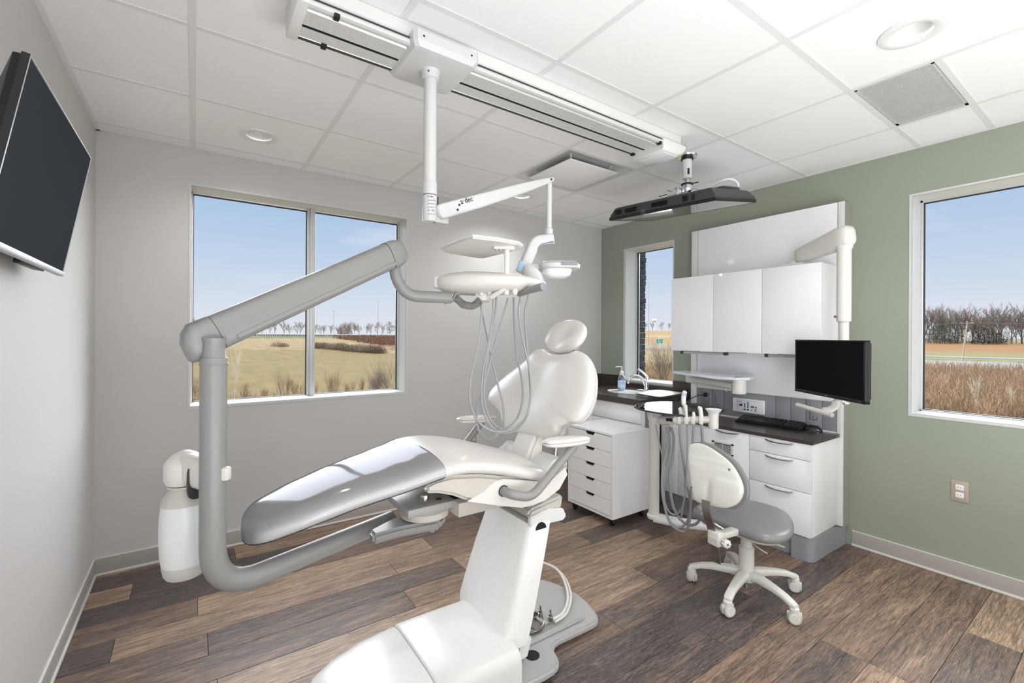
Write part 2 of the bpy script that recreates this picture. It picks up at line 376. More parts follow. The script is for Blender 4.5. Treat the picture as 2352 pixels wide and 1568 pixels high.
wb = wall_holes('wall_back', 'Y', YB-.12, YB, XL, XG, 0, 2.62, [], M['wall'], (0, YB, 0))

# baseboards with their lighter toe and top edges
def baseb(name, a, b, ax, parts, nrm):
    (x0, y0), (x1, y1) = a, b
    def bx(d, z0, z1):
        return ((min(x0, x1+nrm[0]*d), min(y0, y1+nrm[1]*d), z0), (max(x0, x1+nrm[0]*d), max(y0, y1+nrm[1]*d), z1))
    o = ST(box(name, *bx(.006, .004, .096), M['base'], bev=.001))
    box('top_edge', *bx(.0075, .094, .098), M['basetrim'], o); 
    p = box('toe_edge', *bx(.014, .001, .014), M['basetrim'], o, bev=.002)
baseb('baseboard_front', (XL+.006, YA), (XG-.66, YA), 'X', 0, (0, -1))
baseb('baseboard_left', (XL, YB), (XL, YA-.006), 'Y', 0, (1, 0))
baseb('baseboard_right', (XG, YB), (XG, 1.155), 'Y', 0, (-1, 0))

# windows
def window(name, ax, v, hole, depth, mull=None, fw=.03):
    """opening in the wall plane at v (inside face), frame at v+depth"""
    a, b, z0, z1 = hole
    def bx(p0, p1, d0, d1, c0, c1): return ((p0, v+d0, c0), (p1, v+d1, c1)) if ax == 'Y' else ((v+d0, p0, c0), (v+d1, p1, c1))
    root = ST(boxes(name, [bx(a, a+fw, depth, depth+.05, z0, z1), bx(b-fw, b, depth, depth+.05, z0, z1), bx(a, b, depth, depth+.05, z0, z0+fw), bx(a, b, depth, depth+.05, z1-fw, z1)], M['frame'], bev=.003))
    t = .008
    boxes('corner_bead', [bx(a-t, a+.004, -.0025, .006, z0-t, z1+t), bx(b-.004, b+t, -.0025, .006, z0-t, z1+t), bx(a+.004, b-.004, -.0025, .006, z1-.004, z1+t), bx(a+.004, b-.004, -.0025, .006, z0-t, z0+.004)], M['reveal'], root)
    boxes('reveal', [bx(a, a+.004, .002, depth+.05, z0, z1), bx(b-.004, b, .002, depth+.05, z0, z1), bx(a, b, .002, depth+.05, z1-.004, z1)], M['reveal'], root)
    box('window_sill', *bx(a, b, .0, depth+.05, z0, z0+.01), M['reveal'], root, bev=.002)
    boxes('gasket', [bx(a+fw, a+fw+.004, depth+.01, depth+.03, z0+fw, z1-fw), bx(b-fw-.004, b-fw, depth+.01, depth+.03, z0+fw, z1-fw), bx(a+fw, b-fw, depth+.01, depth+.03, z1-fw-.004, z1-fw), bx(a+fw, b-fw, depth+.01, depth+.03, z0+fw, z0+fw+.004)], M['gasket'], root)
    spans = [(a+fw, b-fw)]
    if mull:
        c, w = mull; spans = [(a+fw, c-w), (c+w, b-fw)]
        boxes('mullion', [bx(c-w, c+w, depth-.02, depth+.05, z0+.01, z1-.005), bx(c-w*.45, c+w*.45, depth-.045, depth-.03, z0+.01, z1-.005)], M['frame'], root, bev=.003)
        boxes('mullion_gasket', [bx(c-w-.004, c-w, depth+.01, depth+.03, z0+fw, z1-fw), bx(c+w, c+w+.004, depth+.01, depth+.03, z0+fw, z1-fw)], M['gasket'], root)
    for p, q in spans: box('pane', *bx(p, q, depth+.018, depth+.024, z0+fw, z1-fw), M['glass'], root)
    return root
window('window_1', 'Y', YA, WA, .155, (.685, .026), .014)
window('window_2', 'X', XG, WN, .165, None, .014)
window('window_3', 'X', XG, WR, .165, None, .018)
# rough dark stone cladding at the outside jamb of the narrow window
cl = thing('stone_jamb', 'dark rough stone edge outside the narrow window by the sink', 'stone cladding', (XG+.26, 3.06, .9))
for i in range(22):
    z0 = .9+i*.06; w = .028+rnd.random()*.016
    box('stone', (XG+.24, 3.118-w*.7, z0), (XG+.34, 3.2, z0+.057), M['stone'], cl, bev=.006, seg=1)

# ceiling: slab, tees and tiles
X0, Y0, PT = -.0105, .2166, .6096
def slab_with_hole():
    hx0, hx1, hy0, hy1 = 1.83, 2.42, 2.06, 2.64
    return [((XL-.12, YB-.12, 2.6), (XG+.17, YA+.17, 2.66))]
ce = ST(boxes('ceiling', slab_with_hole(), M['ceil'], org=(0, 0, 2.6)))
xs = [XL]+[X0+i*PT for i in range(0, 6)]+[XG]; ys = [YB]+[Y0+j*PT for j in range(-3, 6)]+[YA]
tees = []
for x in xs[1:-1]: tees.append(((x-.012, YB, ZC), (x+.012, YA, ZC+.0022)))
for yv in ys[1:-1]:
    for a, b in zip(xs[:-1], xs[1:]): tees.append(((a+.0122, yv-.012, ZC+.0002), (b-.0122, yv+.012, ZC+.0024)))
tees.append(((X0+4*PT+.012, .525-.012, ZC+.0002), (XG, .525+.012, ZC+.0024)))
boxes('tee_bars', tees, M['tee'], ce)
wm = boxes('wall_angle', [((XL, YB, ZC-.001), (XL+.018, YA, ZC+.0018)), ((XL, YA-.018, ZC-.001), (XG, YA, ZC+.0018)), ((XG-.012, YB, ZC-.001), (XG, YA, ZC+.0018))], M['tee'], ce)
TM = {}
def tile(a, b, c, d, hole=None):
    a += .0118; b -= .0118; c += .0118; d -= .0118
    if b-a < .01 or d-c < .01: return
    key = (round(b-a, 3), round(d-c, 3), hole)
    if key not in TM:
        w, h, _ = key
        bm = bmesh.new(); TM[key] = None
        if hole:
            hx, hy, hr = hole; n = 48; V = {}
            for z in (0, .018):
                for k in range(n):
                    t_ = 2*math.pi*k/n+math.pi/4; ca, sa = math.cos(t_), math.sin(t_); q = 1/max(abs(ca), abs(sa))
                    V[(z, 0, k)] = bm.verts.new((hx+ca*hr, hy+sa*hr, z)); V[(z, 1, k)] = bm.verts.new((min(w, max(0, w/2+ca*q*w/2)), min(h, max(0, h/2+sa*q*h/2)), z))
            for k in range(n):
                l_ = (k+1) % n
                bm.faces.new((V[(0, 0, k)], V[(0, 0, l_)], V[(0, 1, l_)], V[(0, 1, k)])); bm.faces.new((V[(.018, 0, k)], V[(.018, 0, l_)], V[(.018, 1, l_)], V[(.018, 1, k)]))
                bm.faces.new((V[(0, 0, k)], V[(0, 0, l_)], V[(.018, 0, l_)], V[(.018, 0, k)])); bm.faces.new((V[(0, 1, k)], V[(0, 1, l_)], V[(.018, 1, l_)], V[(.018, 1, k)]))
        else:
            bm_box(bm, (-.006, -.006, .008), (w+.006, h+.006, .02)); bm_box(bm, (0, 0, -.0002), (w, h, .009))
        o = bmobj('ceiling_tile', bm, M['ceil'], org=(0, 0, 0)); TM[key] = o.data
    else:
        o = bpy.data.objects.new('ceiling_tile', TM[key]); COL.objects.link(o)
    o.parent = ce; ORG[o] = ORG[ce]; o.location = Vector((a, c, ZC+.0025))-ORG[ce]
    o.rotation_euler = (rnd.uniform(-.0006, .0006), rnd.uniform(-.0006, .0006), 0)
LIGHTS = [(.295, 2.958), (2.139, 2.971), (2.14, .535)]
DC = (X0+3*PT, X0+4*PT, Y0+3*PT, Y0+4*PT)   # diffuser cell
for i, (a, b) in enumerate(zip(xs[:-1], xs[1:])):
    for j, (c, d) in enumerate(zip(ys[:-1], ys[1:])):
        if abs(a-DC[0]) < .01 and abs(c-DC[2]) < .01: continue
        if a > X0+3.9*PT and abs(c-Y0) < .01:
            tile(a, b, c, .525)
            if a > X0+4.5*PT: tile(a, b, .525, d)
            continue
        hole = None
        for lx, ly in LIGHTS:
            if a < lx < b and c < ly < d: hole = (round(lx-a-.0118, 3), round(ly-c-.0118, 3), .064)
        tile(a, b, c, d, hole)
# return grille in the ceiling
g = thing('return_grille', 'rectangular slatted metal air return grille in the ceiling near the green wall', 'vent', (2.72, .675, 2.46))
gx0, gx1, gy0, gy1 = X0+4*PT+.014, X0+5*PT-.014, .539, .812
boxes('frame', [((gx0, gy0, 2.46), (gx0+.012, gy1, 2.468)), ((gx1-.03, gy0, 2.46), (gx1, gy1, 2.468)), ((gx0, gy0, 2.46), (gx1, gy0+.01, 2.468)), ((gx0, gy1-.01, 2.46), (gx1, gy1, 2.468))], M['grille'], g)
box('backing', (gx0, gy0, 2.48), (gx1, gy1, 2.485), M['matblack'], g)
sl = None
nsl = 38
for i in range(nsl):
    x = gx0+.016+(gx1-gx0-.05)*i/(nsl-1)
    if sl is None: sl = box('slat', (x-.0042, gy0+.008, 2.461), (x+.0042, gy1-.008, 2.468), M['grille'], g)
    else: q = dup(sl, g); q.location = (x-(gx0+.016), 0, 0)
# supply diffuser with its hanging square plate
d = thing('air_diffuser', 'square ceiling air diffuser with a white plate hanging below a recess', 'vent', (2.123, 2.35, 2.46))
a, b, c, e = DC[0]+.013, DC[1]-.013, DC[2]+.013, DC[3]-.013
def ring(k, z): return [(a+k, c+k, z), (b-k, c+k, z), (b-k, e-k, z), (a+k, e-k, z)]
rs = [ring(0, 2.4615), ring(.012, 2.4615), ring(.035, 2.474), ring(.07, 2.490), ring(.12, 2.500), ring(.18, 2.503)]
loft('recess_cone', rs, mat('diffuser_white', (205, 204, 202), .5), d, angle=20, caps=False)
boxes('recess_lid', [((a+.17, c+.17, 2.502), (b-.17, e-.17, 2.506))], mat('diffuser_white', (205, 204, 202), .5), d)
lathe('duct_collar', [(.118, 0), (.118, -.006), (.112, -.006), (.112, 0)], (2.123, 2.35, 2.502), M['darkgrey'], d, caps=False)
box('face_plate', (2.123-.215, 2.35-.215, 2.442), (2.123+.215, 2.35+.215, 2.45), M['ceil'], d, bev=.002)
for sx_, sy_ in ((1, 1), (1, -1), (-1, 1), (-1, -1)):
    tube('hanger_bracket', [(2.123+sx_*.16, 2.35+sy_*.16, 2.45), (2.123+sx_*.185, 2.35+sy_*.185, 2.497)], .006, M['grille'], d, n=6)
# recessed downlights
def downlight(loc, label):
    loc = (loc[0], loc[1], 2.4615)
    t = thing('recessed_light', label, 'ceiling light', loc, 'recessed round ceiling lights')
    x, y, z = loc
    lathe('trim_ring', [(.062, .001), (.062, -.003), (.07, -.006), (.085, -.007), (.098, -.004), (.1, .0005)], loc, M['white'], t, n=40, caps=False)
    lathe('reflector', [(.0615, .0), (.057, .03), (.05, .05)], loc, M['white'], t, n=40, caps=False)
    lathe('lens_disc', [(.05, .05), (.04, .049), (0, .049)], loc, M['lens'], t, n=32)
    return t
downlight((.295, 2.958, 2.4615), 'round recessed ceiling light nearest the left wall above the wide window')
downlight((2.139, 2.971, 2.4615), 'round recessed ceiling light seen small beneath the lamp arm, near the front wall')
downlight((2.14, .535, 2.4615), 'large round recessed ceiling light beside the slatted return grille')
# wall outlets
def outlet(loc, nrm, label, pm, grp=None):
    t = thing('wall_outlet', label, 'outlet', loc)
    x, y, z = loc; w, h = .036, .058
    if nrm == 'X':
        f = lambda a, b, c0, c1, d0, d1: ((x-d1, y+a, z+c0), (x-d0, y+b, z+c1))
    else:
        f = lambda a, b, c0, c1, d0, d1: ((x+a, y-d1, z+c0), (x+b, y-d0, z+c1))
    box('cover_plate', *f(-w, w, -h, h, 0, .006), pm, t, bev=.003)
    for s in (-1, 1):
        box('socket', *f(-.017, .017, s*.021-.015, s*.021+.015, .005, .009), M['ceramic'], t, bev=.004)
        boxes('slot', [f(-.007, -.005, s*.021-.002, s*.021+.006, .0085, .0093), f(.005, .007, s*.021-.002, s*.021+.006, .0085, .0093)], M['black'], t)
outlet((XG, .647, .491), 'X', 'beige double outlet low on the green wall under the right window', M['plate'])
outlet((1.943, YA, .48), 'Y', 'grey wall outlet low on the front wall behind the chair armrest', M['plate'])

# ------------------------------------------------------------ ceiling track with its carriage, pole, arm and dental lamp
tk = thing('ceiling_track', 'long white ceiling rail housing with ribbed aluminium underside and black slots', 'ceiling track', (1.2, 1.64, 2.38))
box('housing', (.27, 1.556, 2.392), (2.215, 1.745, 2.4605), M['white'], tk, bev=.004)
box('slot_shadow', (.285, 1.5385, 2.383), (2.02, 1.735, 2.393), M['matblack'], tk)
prof = [(1.534, 2.384), (1.531, 2.378), (1.534, 2.368), (1.543, 2.364), (1.551, 2.368), (1.556, 2.372), (1.566, 2.372), (1.570, 2.3665)]
y = 1.570
for i in range(9): prof += [(y, 2.3665), (y+.0048, 2.3665), (y+.0054, 2.3712), (y+.0074, 2.3712)]; y += .0082
prof += [(1.6445, 2.3665), (1.645, 2.378), (1.6595, 2.378), (1.660, 2.3665)]; y = 1.660
for i in range(7): prof += [(y, 2.3665), (y+.0048, 2.3665), (y+.0054, 2.3712), (y+.0074, 2.3712)]; y += .0082
prof += [(1.720, 2.3665), (1.723, 2.372), (1.733, 2.372), (1.733, 2.384)]
extr('ribbed_rail', prof, 'X', .285, 2.02, M['rib'], tk, smooth=False)
box('center_slot', (.285, 1.6452, 2.3672), (2.02, 1.6592, 2.3775), M['matblack'], tk)
box('edge_slot', (.285, 1.722, 2.3655), (2.02, 1.7345, 2.3716), M['darkgrey'], tk)
box('edge_slot', (.285, 1.5345, 2.3788), (2.02, 1.545, 2.3915), M['darkgrey'], tk)
for x, yy, zz in ((.37, 1.543, 2.366), (.37, 1.722, 2.364), (2.005, 1.543, 2.366), (2.005, 1.722, 2.364)):
    box('black_stop', (x-.009, yy-.012, zz-.008), (x+.009, yy+.012, zz+.006), M['black'], tk, bev=.002)
box('end_cap', (.252, 1.522, 2.362), (.287, 1.748, 2.4605), M['white'], tk, bev=.004)
rg = []
for x, zb in ((2.02, 2.335), (2.025, 2.331), (2.15, 2.331), (2.19, 2.342), (2.215, 2.37), (2.218, 2.392)):
    rg.append([(x, 1.528, zb+.008), (x, 1.536, zb), (x, 1.724, zb), (x, 1.732, zb+.008), (x, 1.732, 2.3925), (x, 1.528, 2.3925)])
loft('end_housing', rg, M['white'], tk)
box('end_light_lens', (2.045, 1.545, 2.3275), (2.165, 1.715, 2.3315), M['lens'], tk, bev=.003)
ca = thing('dental_lamp', 'white ceiling mounted dental lamp with pole, slanted arm and yoke above the headrest', 'dental lamp', (.735, 1.625, 2.33))
rg = []
for s, z in ((0, 2.404), (0, 2.37), (.012, 2.352), (.02, 2.349)):
    a, b, c, d_ = .615+s, .875-s, 1.492+s, 1.76-s; k = .012
    rg.append([(a+k, c, z), (b-k, c, z), (b, c+k, z), (b, d_-k, z), (b-k, d_, z), (a+k, d_, z), (a, d_-k, z), (a, c+k, z)])
# the carriage wraps the rail from below: a tray with open top
loft('carriage', rg, M['lampw'], ca, angle=30)
for x in (.65, .84): lathe('screw', [(.004, 0), (.004, .002)], (x, 1.4915, 2.385), M['ink'], ca, axis='Y', n=10)
PX_, PY_ = .735, 1.625
lathe('pole_collar', [(.04, .0), (.036, -.006), (.032, -.03), (.027, -.032)], (PX_, PY_, 2.35), M['lampw'], ca)
lathe('screw', [(.0035, 0), (.0035, .003)], (PX_-.02, PY_-.029, 2.335), M['ink'], ca, axis='Y', n=10)
lathe('pole', [(.0245, 2.345), (.0245, 1.918)], (PX_, PY_, 0), M['lampw'], ca)
lathe('lower_sleeve', [(.0245, 1.93), (.0275, 1.925), (.0275, 1.877)], (PX_, PY_, 0), M['lampw'], ca)
lathe('sleeve_joint', [(.0265, 1.877), (.0265, 1.874)], (PX_, PY_, 0), M['darkgrey'], ca)
lathe('hub', [(.0275, 1.874), (.0275, 1.782), (.024, 1.776), (0, 1.776)], (PX_, PY_, 0), M['lampw'], ca)
# arm
A0 = Vector((0.775, 1.608, 1.818)); A1 = Vector((1.349, 1.654, 2.067))
ex = (A1-A0).normalized(); side = Vector((0, 0, 1)).cross(ex).normalized(); upv = ex.cross(side)
def armring(c, h0, h1, w, n=20):
    return [c+side*w*sup(2*math.pi*k/n, 5)[0]+upv*((h1 if math.sin(2*math.pi*k/n) > 0 else h0)*abs(sup(2*math.pi*k/n, 5)[1])*(1 if math.sin(2*math.pi*k/n) > 0 else -1)) for k in range(n)]
rings = [armring(A0+ex*t*(A1-A0).length, h0, h1, w) for t, h0, h1, w in ((-.035, .012, .018, .012), (-.02, .028, .026, .02), (0, .03, .028, .022), (.3, .03, .026, .021), (.7, .024, .021, .019), (.97, .014, .013, .016), (1.02, .012, .01, .015), (1.04, .006, .004, .008))]
loft('spring_arm', rings, M['lampw'], ca)
lathe('arm_screw', [(.0045, 0), (.0045, .003)], A0+ex*.06-side*.0215+upv*-.012, M['darkgrey'], ca, axis=-side, n=10)
lathe('arm_screw', [(.0045, 0), (.0045, .003)], A0+ex*.075-side*.0215+upv*.004, M['darkgrey'], ca, axis=-side, n=10)
lathe('arm_screw', [(.0045, 0), (.0045, .003)], A1-side*.016-ex*.005, M['darkgrey'], ca, axis=-side, n=10)
text('arm_logo', 'a\u00b7dec', A0+ex*.085-side*.0222+upv*.004, .03, ex, upv, M['ink'], ca)
# knuckle carrying the arm
kx = Vector((0.765, 1.615, 1.789))
tb = Matrix.Translation((PX_, PY_, 0)) @ Matrix.Rotation(math.atan2(ex.y, ex.x), 4, 'Z'); T[0] = tb
box('knuckle', (.012, -.014, 1.776), (.078, .014, 1.838), M['lampw'], ca, bev=.006)
boxes('knuckle_gap', [((.0272, -.010, 1.815), (.032, .010, 1.875))], M['darkgrey'], ca)
T[0] = Matrix.Identity(4)
hp = Vector((PX_, PY_, 0)); to = Vector((0, 0, 0))-hp; to.z = 0; to.normalize(); rt = Vector((-to.y, to.x, 0))
for i, (s, sz) in enumerate((('a\u00b7dec', .011), ('REF  500 SERIES', .0045), ('24V  50/60Hz  75VA', .0045), ('SN  B314 2217', .0045), ('CE   IP40', .007), ('DENTAL LIGHT', .0045))):
    text('rating_label', s, hp+to*.0282-rt*.008+Vector((0, 0, 1.862-i*.013)), sz, rt, (0, 0, 1), M['ink'], ca, ext=.0002)
# drop tube, yoke and lamp head
q0 = Vector((1.349, 1.655, 2.043)); q1 = Vector((1.346, 1.656, 1.809)); q1.x, q1.y = q0.x, q0.y
tube('drop_tube', [q0+Vector((0, 0, .01)), q1+Vector((0, 0, .02))], .0125, M['lampw'], ca)
lathe('tube_socket', [(.018, .03), (.0185, .028), (.0185, -.004), (.014, -.006)], q1, M['lampw'], ca)
yk = [Vector(p) for p in [(1.361, 1.646, 1.791), (1.328, 1.657, 1.785), (1.293, 1.67, 1.777), (1.27, 1.674, 1.755), (1.248, 1.678, 1.705), (1.225, 1.681, 1.656), (1.212, 1.69, 1.626)]]
tube('yoke', crom(yk, 5), 1, M['lampw'], ca, n=20, sq=(.026, .024, 3.5))
tube('yoke_inlay', [Vector(p) for p in [(1.352, 1.628, 1.772), (1.3, 1.653, 1.763), (1.274, 1.659, 1.737)]], .009, M['strip'], ca, n=8)
tube('blue_badge', [Vector(p) for p in [(1.186, 1.647, 1.672), (1.177, 1.654, 1.629)]], 1, M['lblue'], ca, n=12, sq=(.004, .012, 2))
jc = Vector((1.251, 1.65, 1.605))
pillow('pivot_housing', [(1.1924, 1.6362, 1.6474), (1.224, 1.6139, 1.6549), (1.2522, 1.5939, 1.6219), (1.2646, 1.5851, 1.5832), (1.2566, 1.5907, 1.562), (1.233, 1.6075, 1.5622), (1.1969, 1.633, 1.5914)], .03, .03, (-.578, -.816, 0), M['lampw'], ca, p=2.4, rings=7)
tube('pivot_tube', [(1.191, 1.668, 1.577), (1.226, 1.656, 1.586), (1.251, 1.65, 1.599)], .019, M['lampw'], ca)
rgz = []
HZ = 1.652
hd = [(1.26, 1.652, 1.655), (1.25, 1.525, 1.655), (1.367, 1.492, 1.655), (1.43, 1.541, 1.655), (1.518, 1.651, 1.655), (1.536, 1.852, 1.655), (1.477, 1.91, 1.655)]
cl_ = Vector((1.407, 1.651, 1.665)); ee = Vector((math.cos(YAW), -math.sin(YAW), 0)); ff = Vector((math.sin(YAW), math.cos(YAW), 0))
def headring(z, sx_, sy_, off=0, n=28): return [cl_+ee*(off+sx_*sup(2*math.pi*k/n, 3)[0])+ff*sy_*sup(2*math.pi*k/n, 3)[1]+Vector((0, 0, z)) for k in range(n)]
loft('lamp_head', [headring(.024, .05, .05), headring(.02, .085, .085), headring(.006, .098, .1), headring(-.01, .094, .095), headring(-.014, .085, .085)], M['lampw'], ca)
loft('lamp_diffuser', [headring(-.014, .07, .075, -.01), headring(-.04, .066, .07, -.012), headring(-.052, .045, .05, -.014), headring(-.056, .02, .02, -.014)], M['lens'], ca)
T[0] = Matrix.Translation(cl_) @ Matrix.Rotation(-YAW, 4, 'Z')
box('side_inlay', (.0, -.1005, -.004), (.075, -.094, .011), M['strip'], ca, bev=.003)
box('lamp_bracket', (-.13, -.022, -.012), (-.06, .022, .012), M['lampw'], ca, bev=.008)
T[0] = Matrix.Identity(4)

# ------------------------------------------------------------ ceiling mounted television
P_A, P_D, P_C, P_B = Vector((2.212, 2.094, 2.10)), Vector((2.238, 1.362, 2.064)), Vector((2.679, 1.378, 2.133)), Vector((2.653, 2.111, 2.169))
u = (P_D-P_A).normalized(); w0 = (P_B-P_A); w_ = (w0-u*w0.dot(u)).normalized(); nn = u.cross(w_).normalized()
if nn.z < 0: nn = -nn
ln, dp = (P_D-P_A).length, w0.dot(w_)
fr = Matrix((u, w_, nn)).transposed().to_4x4(); fr.translation = P_A
ct = thing('ceiling_television', 'black flat television hung face down from the ceiling on a chrome pole mount', 'television', (2.481, 1.72, 2.1))
T[0] = fr
box('glass_front', (.002, .002, -.004), (ln-.002, dp-.002, 0), M['mirror'], ct)
boxes('bezel', [((0, 0, -.005), (ln, .007, .014)), ((0, dp-.007, -.005), (ln, dp, .014)), ((0, 0, -.005), (.007, dp, .014)), ((ln-.007, 0, -.005), (ln, dp, .014))], M['black'], ct, bev=.002)
def rr(x0, x1, y0, y1, z): return [(x0, y0, z), (x1, y0, z), (x1, y1, z), (x0, y1, z)]
bk = loft('back_shell', [rr(.003, ln-.003, .003, dp-.003, .008), rr(.012, ln-.006, .006, dp-.006, .03), rr(.05, ln-.03, .012, dp-.04, .066), rr(.062, ln-.04, .02, dp-.09, .07)], M['darkgrey'], ct, angle=25)
box('glass_edge', (ln-.0035, 0, .002), (ln+.003, dp, .006), M['clear'], ct)
for x0, x1 in ((.13, .22), (.33, .44)):
    boxes('speaker_vent', [((x0+i*(x1-x0)/16, .0025, .024), (x0+i*(x1-x0)/16+.0028, .0125, .052)) for i in range(16)], M['black'], ct, bev=0)
for x0 in (.065, .535): boxes('cooling_slots', [((x0+i*.006, .003, .022), (x0+i*.006+.003, .0125, .054)) for i in range(6)], M['black'], ct)
for x0 in (.038, .59): box('screw_recess', (x0, .004, .02), (x0+.02, .0115, .055), M['black'], ct, bev=.002)
box('ir_receiver', (.255, -.006, -.004), (.292, .004, .024), M['clear'], ct, bev=.002)
boxes('port_box', [((ln-.20, dp*.45, .06), (ln-.06, dp-.06, .095))], M['darkgrey'], ct, bev=.012)
box('rating_plate', (ln-.09, .05, .0675), (ln-.06, .13, .0715), M['label'], ct)
box('mount_plate', (.26, .10, .068), (.44, .30, .082), M['black'], ct, bev=.004)
T[0] = Matrix.Identity(4)
fx, fy = 2.481, 1.70
lathe('ceiling_flange', [(.058, .0), (.06, -.004), (.056, -.012), (.034, -.016)], (fx, fy, 2.461), M['chrome'], ct)
lathe('black_collar', [(.036, -.012), (.036, -.03), (.028, -.03)], (fx, fy, 2.461), M['black'], ct)
lathe('pole', [(.028, 0), (.028, -.115), (.024, -.118), (.014, -.118)], (fx, fy, 2.432), M['white'], ct)
box('pole_slot', (fx-.006-.018, fy-.0265, 2.335), (fx+.006-.018, fy-.018, 2.372), M['black'], ct, bev=.003)
lathe('inner_pole', [(.014, 0), (.014, -.05)], (fx, fy, 2.316), M['chrome'], ct)
lathe('black_clamp', [(.034, 0), (.036, -.003), (.036, -.007), (.03, -.009)], (fx, fy, 2.285), M['black'], ct)
tube('clamp_lever', [(fx, fy, 2.281), (fx+.045, fy-.05, 2.291)], .0035, M['black'], ct, n=8)
lathe('knuckle', [(.03, 0), (.034, -.02), (.03, -.045), (.02, -.06)], (fx, fy, 2.276), M['chrome'], ct)
for k, (a, b) in enumerate((((-.02, .03, 2.235), (-.07, .09, 2.20)), ((.02, .0, 2.235), (-.01, .04, 2.175)), ((.0, -.02, 2.24), (.05, -.05, 2.18)))):
    tube('tilt_link', [(fx+a[0], fy+a[1], a[2]), (fx+b[0], fy+b[1], b[2])], .008, M['chrome'], ct, n=8)
box('tilt_bracket', (fx-.085, fy+.01, 2.2), (fx-.02, fy+.09, 2.255), M['chrome'], ct, bev=.008)
box('bracket_foot', (fx-.07, fy-.04, 2.182), (fx+.03, fy+.07, 2.21), M['white'], ct, bev=.004)
lathe('bolt', [(.007, 0), (.007, .10)], (fx-.075, fy+.05, 2.235), M['chrome'], ct, axis='Y', n=10)
tube('power_cord', crom([(fx+.01, fy-.01, 2.24), (fx+.03, fy-.06, 2.215), (fx+.06, fy-.10, 2.235), (fx+.09, fy-.16, 2.272), (fx+.12, fy-.21, 2.28), (fx+.15, fy-.24, 2.25), (fx+.16, fy-.23, 2.19)], 6), .008, M['white'], ct, n=8)

# ------------------------------------------------------------ wall television
TY0, TY1 = 1.44, 2.172
wt = thing('wall_television', 'black flat television tilted down from the left wall with a thin silver frame', 'television', (XL, 1.8, 1.74))
top, bot = Vector((-.300, 0, 1.955)), Vector((-.372, 0, 1.535))
vv = (top-bot).normalized(); hh = (top-bot).length; nn = Vector((0, 1, 0)).cross(vv)
if nn.x < 0: nn = -nn
T[0] = Matrix((Vector((0, 1, 0)), vv, nn)).transposed().to_4x4(); T[0].translation = bot+Vector((0, TY0, 0)); LN = TY1-TY0
box('screen', (.006, .016, .0), (LN-.006, hh-.006, .003), M['screen'], wt)
box('side_frame', (0, .016, -.010), (.0055, hh, .0035), M['black'], wt)
boxes('silver_bezel', [((0, 0, -.012), (LN, .016, .008)), ((0.003, hh-.004, -.004), (LN, hh, .005)), ((LN-.004, 0, -.004), (LN, hh, .005)), ((.001, .016, .0036), (.005, hh, .005))], mat('silver_bezel', (178, 180, 183), .4, .3), wt, bev=.002)
loft('back_shell', [rr(.003, LN-.003, .003, hh-.003, -.003), rr(.006, LN-.006, .006, hh-.006, -.024), rr(.06, LN-.06, .03, hh-.07, -.05), rr(.08, LN-.08, .04, hh-.1, -.056)], M['black'], wt, angle=25)
box('wall_bracket', (LN*.3, hh*.25, -.075), (LN*.7, hh*.75, -.054), M['black'], wt, bev=.004)
boxes('port_strip', [((LN*.55, -.004, -.04), (LN*.8, .01, -.012))], M['black'], wt, bev=.002)
boxes('badge', [((LN*.5-.014, .004, .008), (LN*.5+.014, .011, .0085))], M['reveal'], wt)
box('logo_light', (LN-.03, .005, .0078), (LN-.012, .010, .0086), M['reveal'], wt, bev=.0004)
T[0] = Matrix.Identity(4)
box('wall_plate', (XL, 1.6, 1.62), (XL+.02, 2.0, 1.86), M['black'], wt, bev=.003)

# ------------------------------------------------------------ dental chair
YC = 1.655
ch = thing('dental_chair', 'pale grey reclining dental chair on a white sloping pedestal in the middle of the room', 'dental chair', (1.2, YC, 0))
# floor plate
pl = [(.36, 1.40), (1.12, 1.372), (1.17, 1.375), (1.205, 1.395), (1.222, 1.43), (1.235, 1.475), (1.275, 1.497), (1.50, 1.492), (1.53, 1.50), (1.56, 1.54), (1.592, 1.64), (1.60, 1.72), (1.588, 1.80), (1.56, 1.88), (1.535, 1.925), (1.30, 1.93), (1.22, 1.92), (1.14, 1.84), (1.10, 1.81), (.36, 1.78)]
extr('base_plate', pl, 'Z', .002, .034, M['platec'], ch, bev=.010, seg=3)
extr('plate_rib', [(1.10, 1.535), (1.47, 1.535), (1.485, 1.548), (1.47, 1.562), (1.10, 1.56)], 'Z', .03, .047, M['platec'], ch, bev=.007, seg=3)
extr('plate_rib', [(.6, 1.395), (1.02, 1.395), (1.03, 1.405), (1.02, 1.415), (.6, 1.412)], 'Z', .03, .045, M['platec'], ch, bev=.006, seg=3)
# covers of the base: rounded toe hump and flat middle
def hump(x, hw, z, e=6, yc=None, zb=.036):
    n = 40; r = []; yc = 1.603 if yc is None else yc
    for k in range(n):
        c, s = sup(math.pi*2*k/n, e); r.append((x, yc+c*hw, zb+max(0, s)*(z-zb) if s > 0 else zb))
    return r
H1 = [hump(*q) for q in ((.285, .03, .06), (.292, .07, .09), (.31, .105, .118), (.35, .14, .142), (.42, .175, .160), (.53, .205, .170), (.662, .222, .174), (.668, .219, .170))]
loft('toe_cover', H1, M['white'], ch)
H2 = [hump(*q) for q in ((.672, .219, .172), (.679, .225, .178), (.82, .226, .177), (1.005, .226, .172))]
loft('middle_cover', H2, M['white'], ch)
boxes('cover_notch', [((.80, 1.373, .05), (.81, 1.379, .068))], M['black'], ch)
